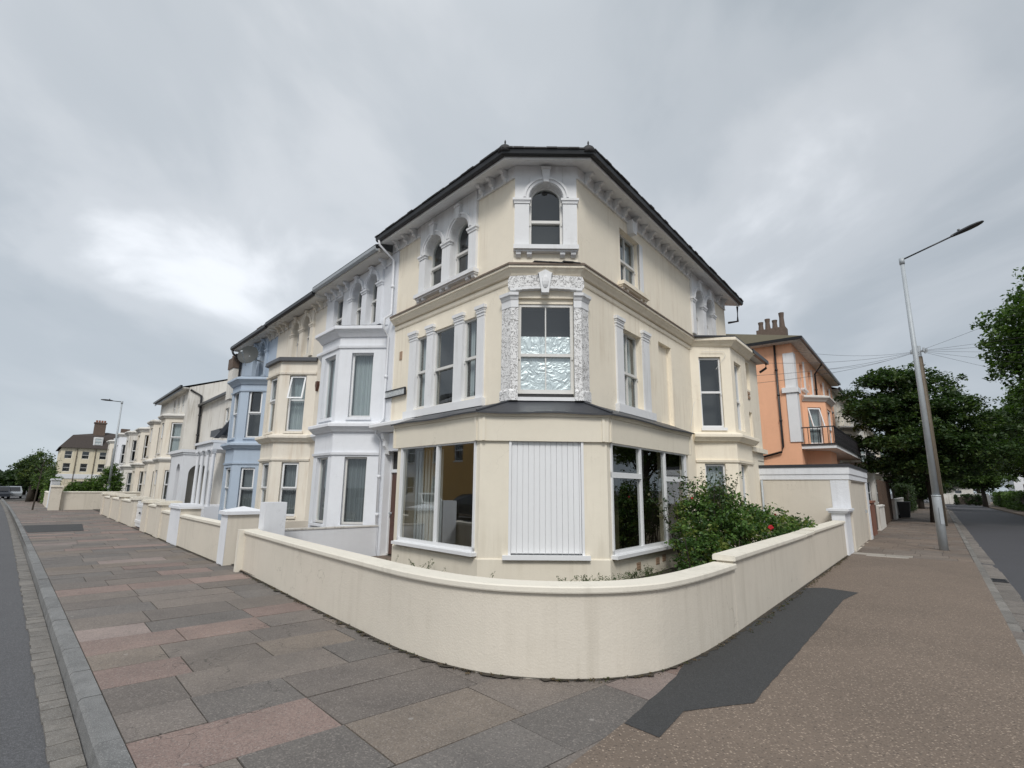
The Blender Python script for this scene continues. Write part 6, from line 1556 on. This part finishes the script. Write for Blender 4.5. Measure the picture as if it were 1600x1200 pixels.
lamp('street_lamp', LB, 9.18, LB + NR * 2.12, 9.88, 'grey steel lamp post standing on the right pavement', headL=.85)
lamp('street_lamp', (-28.58, 37.83), 7.6, np.array([-28.58, 37.83]) + NL * 1.25, 7.62, 'distant grey lamp post on the left street above the bay houses', r0=.1, r1=.05, headL=.7)
TP = np.array([22.38, 27.75]); tp = thing('telegraph_pole', (*TP, 0), 'brown wooden telegraph pole with cable fittings in front of the dark tree', 'telegraph pole')
q = MB(); q.tube([(*TP, 0), (*TP, 9.3)], [.125, .075], 12); q.build('pole', M['pole'], tp, smooth=True)
q = MB(); q.tube([(*TP, 9.0), (*TP, 9.6)], .10, 10)
for k in range(8): a = k * math.pi / 4; q.tube([(TP[0], TP[1], 9.25), (TP[0] + .34 * math.cos(a), TP[1] + .34 * math.sin(a), 9.3 + .06 * (k % 2))], .02, 6); q.tube([(TP[0] + .34 * math.cos(a), TP[1] + .34 * math.sin(a), 9.2), (TP[0] + .34 * math.cos(a), TP[1] + .34 * math.sin(a), 9.42)], .045, 6)
q.build('cable_head', M['steel'], tp)
q = MB(); q.tube([(TP[0] + .13, TP[1] - .03, 0), (TP[0] + .1, TP[1] - .03, 9)], .025, 6); q.build('conduit', M['pole'], tp)
hd = np.array([*TP, 9.32])
ends = [((*FR.xy(9.9, .3), 5.2), 'lowest cable from the telegraph pole to the corner house wing'), ((*FR.xy(9.9, .3), 5.5), 'middle cable from the telegraph pole to the corner house wing'), ((*FR.xy(10.0, .4), 6.0), 'upper cable from the telegraph pole to the corner house wing eaves'),
        ((*FR.xy(19.0, .7), 8.3), 'cable from the telegraph pole to the near corner of the apricot house'), ((*FR.xy(24.5, .9), 8.4), 'short cable from the telegraph pole to the apricot house front'),
        ((*FR.xy(12, 20), 11.5), 'cable rising from the telegraph pole toward the right edge'), ((*FR.xy(18, 22), 8.4), 'upper level cable from the telegraph pole across the right street'), ((*FR.xy(24, 24), 8.1), 'second level cable from the telegraph pole across the right street'), ((*FR.xy(31, 25), 7.6), 'third cable sloping from the telegraph pole across the right street'), ((*FR.xy(38, 23), 7.0), 'fourth cable sloping from the telegraph pole across the right street'), ((*FR.xy(46, 22), 6.4), 'lowest cable sloping from the telegraph pole across the right street')]
for e, lab in ends:
    e = np.array(e); q = MB(); pts = []
    for k in range(13):
        f = k / 12; p = hd + (e - hd) * f; p[2] -= .25 * 4 * f * (1 - f); pts.append(p)
    q.tube(pts, .0065, 5); q.build('overhead_cable', M['cable'], label=lab, cat='cable', group='overhead cables from the telegraph pole')
# television aerials on the far left roofs
ae = thing('television_aerial', FL.p(39, -1, 6.0), 'thin television aerial on the roofs beyond the tall gabled house', 'aerial')
q = MB(); b = np.array(FL.p(39, -1, 6.0)); q.tube([b, b + (0, 0, 2.1)], .022, 6); q.build('mast', M['steel'], ae)
q = MB(); q.tube([b + (-.7, 0, 2.0), b + (.7, .2, 2.05)], .014, 5)
for k in range(6): c = b + (-.6 + k * .24, 0, 2.02); q.tube([c + (0, -.25, 0), c + (0, .25, 0)], .008, 4)
q.build('elements', M['steel'], ae)

# ------------------------------------------------------------------ cars
def car(name, F, s, o, paintm, label, L=4.2, Wd=1.75, H=1.45, flip=1):
    t = thing(name, F.p(s, o, -.12), label, 'car')
    q = MB(); z0 = -.12
    prof = [(-.5, .30), (-.5, .62), (-.46, .78), (-.30, .86), (-.17, 1.36), (-.10, H), (.16, H), (.27, 1.30), (.40, .92), (.5, .88), (.5, .32)]
    prof = [(a * L * flip, z + z0) for a, z in prof]
    n = len(prof); V = []
    for w_, k in ((-1, .86), (-1, 1.0), (1, 1.0), (1, .86)):
        for a, z in prof:
            yy = w_ * Wd / 2 * (1.0 if z < z0 + .95 else .80) * (.97 if k < 1 else 1); V.append(F.p(s + a * (1 if k == 1 else .985), o + yy * (1 if k == 1 else 1), z))
    Fc = [(j * n + i, j * n + (i + 1) % n, (j + 1) * n + (i + 1) % n, (j + 1) * n + i) for j in (1,) for i in range(n)] + [tuple(range(n, 2 * n)), tuple(range(2 * n, 3 * n))]
    q.idx(V, Fc); q.build('body', M[paintm], t)
    q = MB()
    for w_ in (-1, 1):
        yy = o + w_ * (Wd / 2 * .80 + .006)
        q.face(F.p(s - .27 * L * flip, yy + w_ * .06, z0 + .96), F.p(s + .36 * L * flip, yy + w_ * .06, z0 + .96), F.p(s + .25 * L * flip, yy, z0 + 1.32), F.p(s - .16 * L * flip, yy, z0 + 1.36))
    q.face(F.p(s + .39 * L * flip, o - .7, z0 + .97), F.p(s + .39 * L * flip, o + .7, z0 + .97), F.p(s + .28 * L * flip, o + .62, z0 + 1.32), F.p(s + .28 * L * flip, o - .62, z0 + 1.32))
    q.face(F.p(s - .30 * L * flip, o - .68, z0 + .93), F.p(s - .30 * L * flip, o + .68, z0 + .93), F.p(s - .185 * L * flip, o + .6, z0 + 1.36), F.p(s - .185 * L * flip, o - .6, z0 + 1.36))
    q.build('windows', M['gutter'], t)
    for a in (-.31, .31):
        for w_ in (-1, 1):
            q = MB(); q.tube([F.p(s + a * L, o + w_ * (Wd / 2 - .2), z0 + .32), F.p(s + a * L, o + w_ * (Wd / 2 + .015), z0 + .32)], .32, 16); wh = q.build('wheel', M['tyre'], t)
            q = MB(); q.tube([F.p(s + a * L, o + w_ * (Wd / 2 + .01), z0 + .32), F.p(s + a * L, o + w_ * (Wd / 2 + .025), z0 + .32)], .2, 12); q.build('rim', M['steel'], wh)
    for w_ in (-1, 1):
        q = MB(); q.box(F, s + .495 * L * flip, s + .51 * L * flip, o + w_ * .62 - .16, o + w_ * .62 + .16, z0 + .62, z0 + .76); q.build('headlight', M['upvc'], t)
    return t
car('parked_car', FL, 78, 8.9, 'cardark', 'dark car on the road at the far left edge')
car('parked_car', FL, 82, 7.9, 'carsilver', 'silver car parked by the kerb at the far left')
# what the shop windows mirror: the far sides of both streets
simple_house(Frame(FL.xy(18, 20), UL, -NL), 0, 14, 0, 9.0, 'ochre', 'ochre house across the left street mirrored in the left shop window', [(6.6, 8.2, [2, 5, 9, 12]), (3.8, 5.6, [2, 5, 9, 12]), (.8, 2.6, [2, 5, 12])], depth=7, wd=1.2, name='opposite_house')
simple_house(Frame(FL.xy(32.2, 20), UL, -NL), 0, 14, 0, 9.4, 'white', 'white house across the left street mirrored in the left shop window', [(6.6, 8.2, [2, 5, 9, 12]), (3.8, 5.6, [2, 5, 9, 12]), (.8, 2.6, [2, 5, 12])], depth=7, wd=1.3, name='opposite_house')
car('parked_car', FL, 17, 14.2, 'cardark', 'dark car parked across the left street')
car('parked_car', FL, 23, 14.2, 'carwhite', 'white car parked across the left street')
simple_house(Frame(FR.xy(6, 17), UR, -NR), 0, 12, 0, 8.6, 'brickred', 'red brick house across the right street mirrored in the right shop window', [(5.8, 7.4, [2, 6, 10]), (3.2, 4.8, [2, 6, 10]), (.8, 2.4, [2, 10])], depth=6, wd=1.3, name='opposite_house')
car('parked_car', FR, 21, 9.9, 'cardark', 'dark car parked across the right street', flip=-1)
car('parked_car', FR, 15, 9.9, 'carsilver', 'silver car parked across the right street', flip=-1)

for k, (s_, o_, h_, r_, c_) in enumerate(((75, 1.5, 7.5, 3.2, G2), (90, 3.5, 6.5, 3.4, G3), (64, 4.2, 4.6, 1.6, G2), (118, 12.0, 9.0, 5.0, G2))):
    round_tree('far_tree', s_, o_, h_, r_, ['dark tree behind the wheelie bins, mid distance on the right', 'greener distant tree above the end of the right pavement', 'small dark tree just past the dark hedge on the right pavement', 'big dark tree behind the end wall of the right street'][k], 70 + k, c_, n=420, size=.3, spread=.6, zlow=.8)
mb = MB(); pt_ = [FL.xy(17.5, okL(17.5) - .02), FL.xy(21.8, okL(21.8) - .02), FL.xy(21.8, 4.7), FL.xy(17.5, 4.9)]
mb.face(*[(x, y, .008) for x, y in pt_]); mb.build('tarmac_patch_left', M['patch'], kind='structure')

bay_house(56.6, 64.0, 'cream2', 'last cream bay house of the left terrace, beside the hotel flank', 6.2, seed=4)
# strip of soil and grit where the garden wall meets the paving
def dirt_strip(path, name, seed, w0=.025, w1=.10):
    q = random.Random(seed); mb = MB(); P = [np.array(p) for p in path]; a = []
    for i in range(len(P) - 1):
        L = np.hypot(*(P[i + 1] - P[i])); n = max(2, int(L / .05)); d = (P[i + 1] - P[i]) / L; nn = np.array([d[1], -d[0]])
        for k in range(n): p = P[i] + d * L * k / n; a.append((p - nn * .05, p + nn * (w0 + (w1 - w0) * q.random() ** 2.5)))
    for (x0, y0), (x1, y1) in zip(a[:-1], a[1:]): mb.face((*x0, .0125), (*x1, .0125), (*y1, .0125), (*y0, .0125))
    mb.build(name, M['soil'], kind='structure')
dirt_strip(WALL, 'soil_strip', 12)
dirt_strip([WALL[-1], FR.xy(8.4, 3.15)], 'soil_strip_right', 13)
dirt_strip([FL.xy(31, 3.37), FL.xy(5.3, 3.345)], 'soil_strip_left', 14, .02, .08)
hedge('low_far_hedge', FR, 98.6, 99.8, 8.2, 11.0, 1.3, 'low hedge before the pale end wall of the right street', 34, G2, 160, 24, .2)
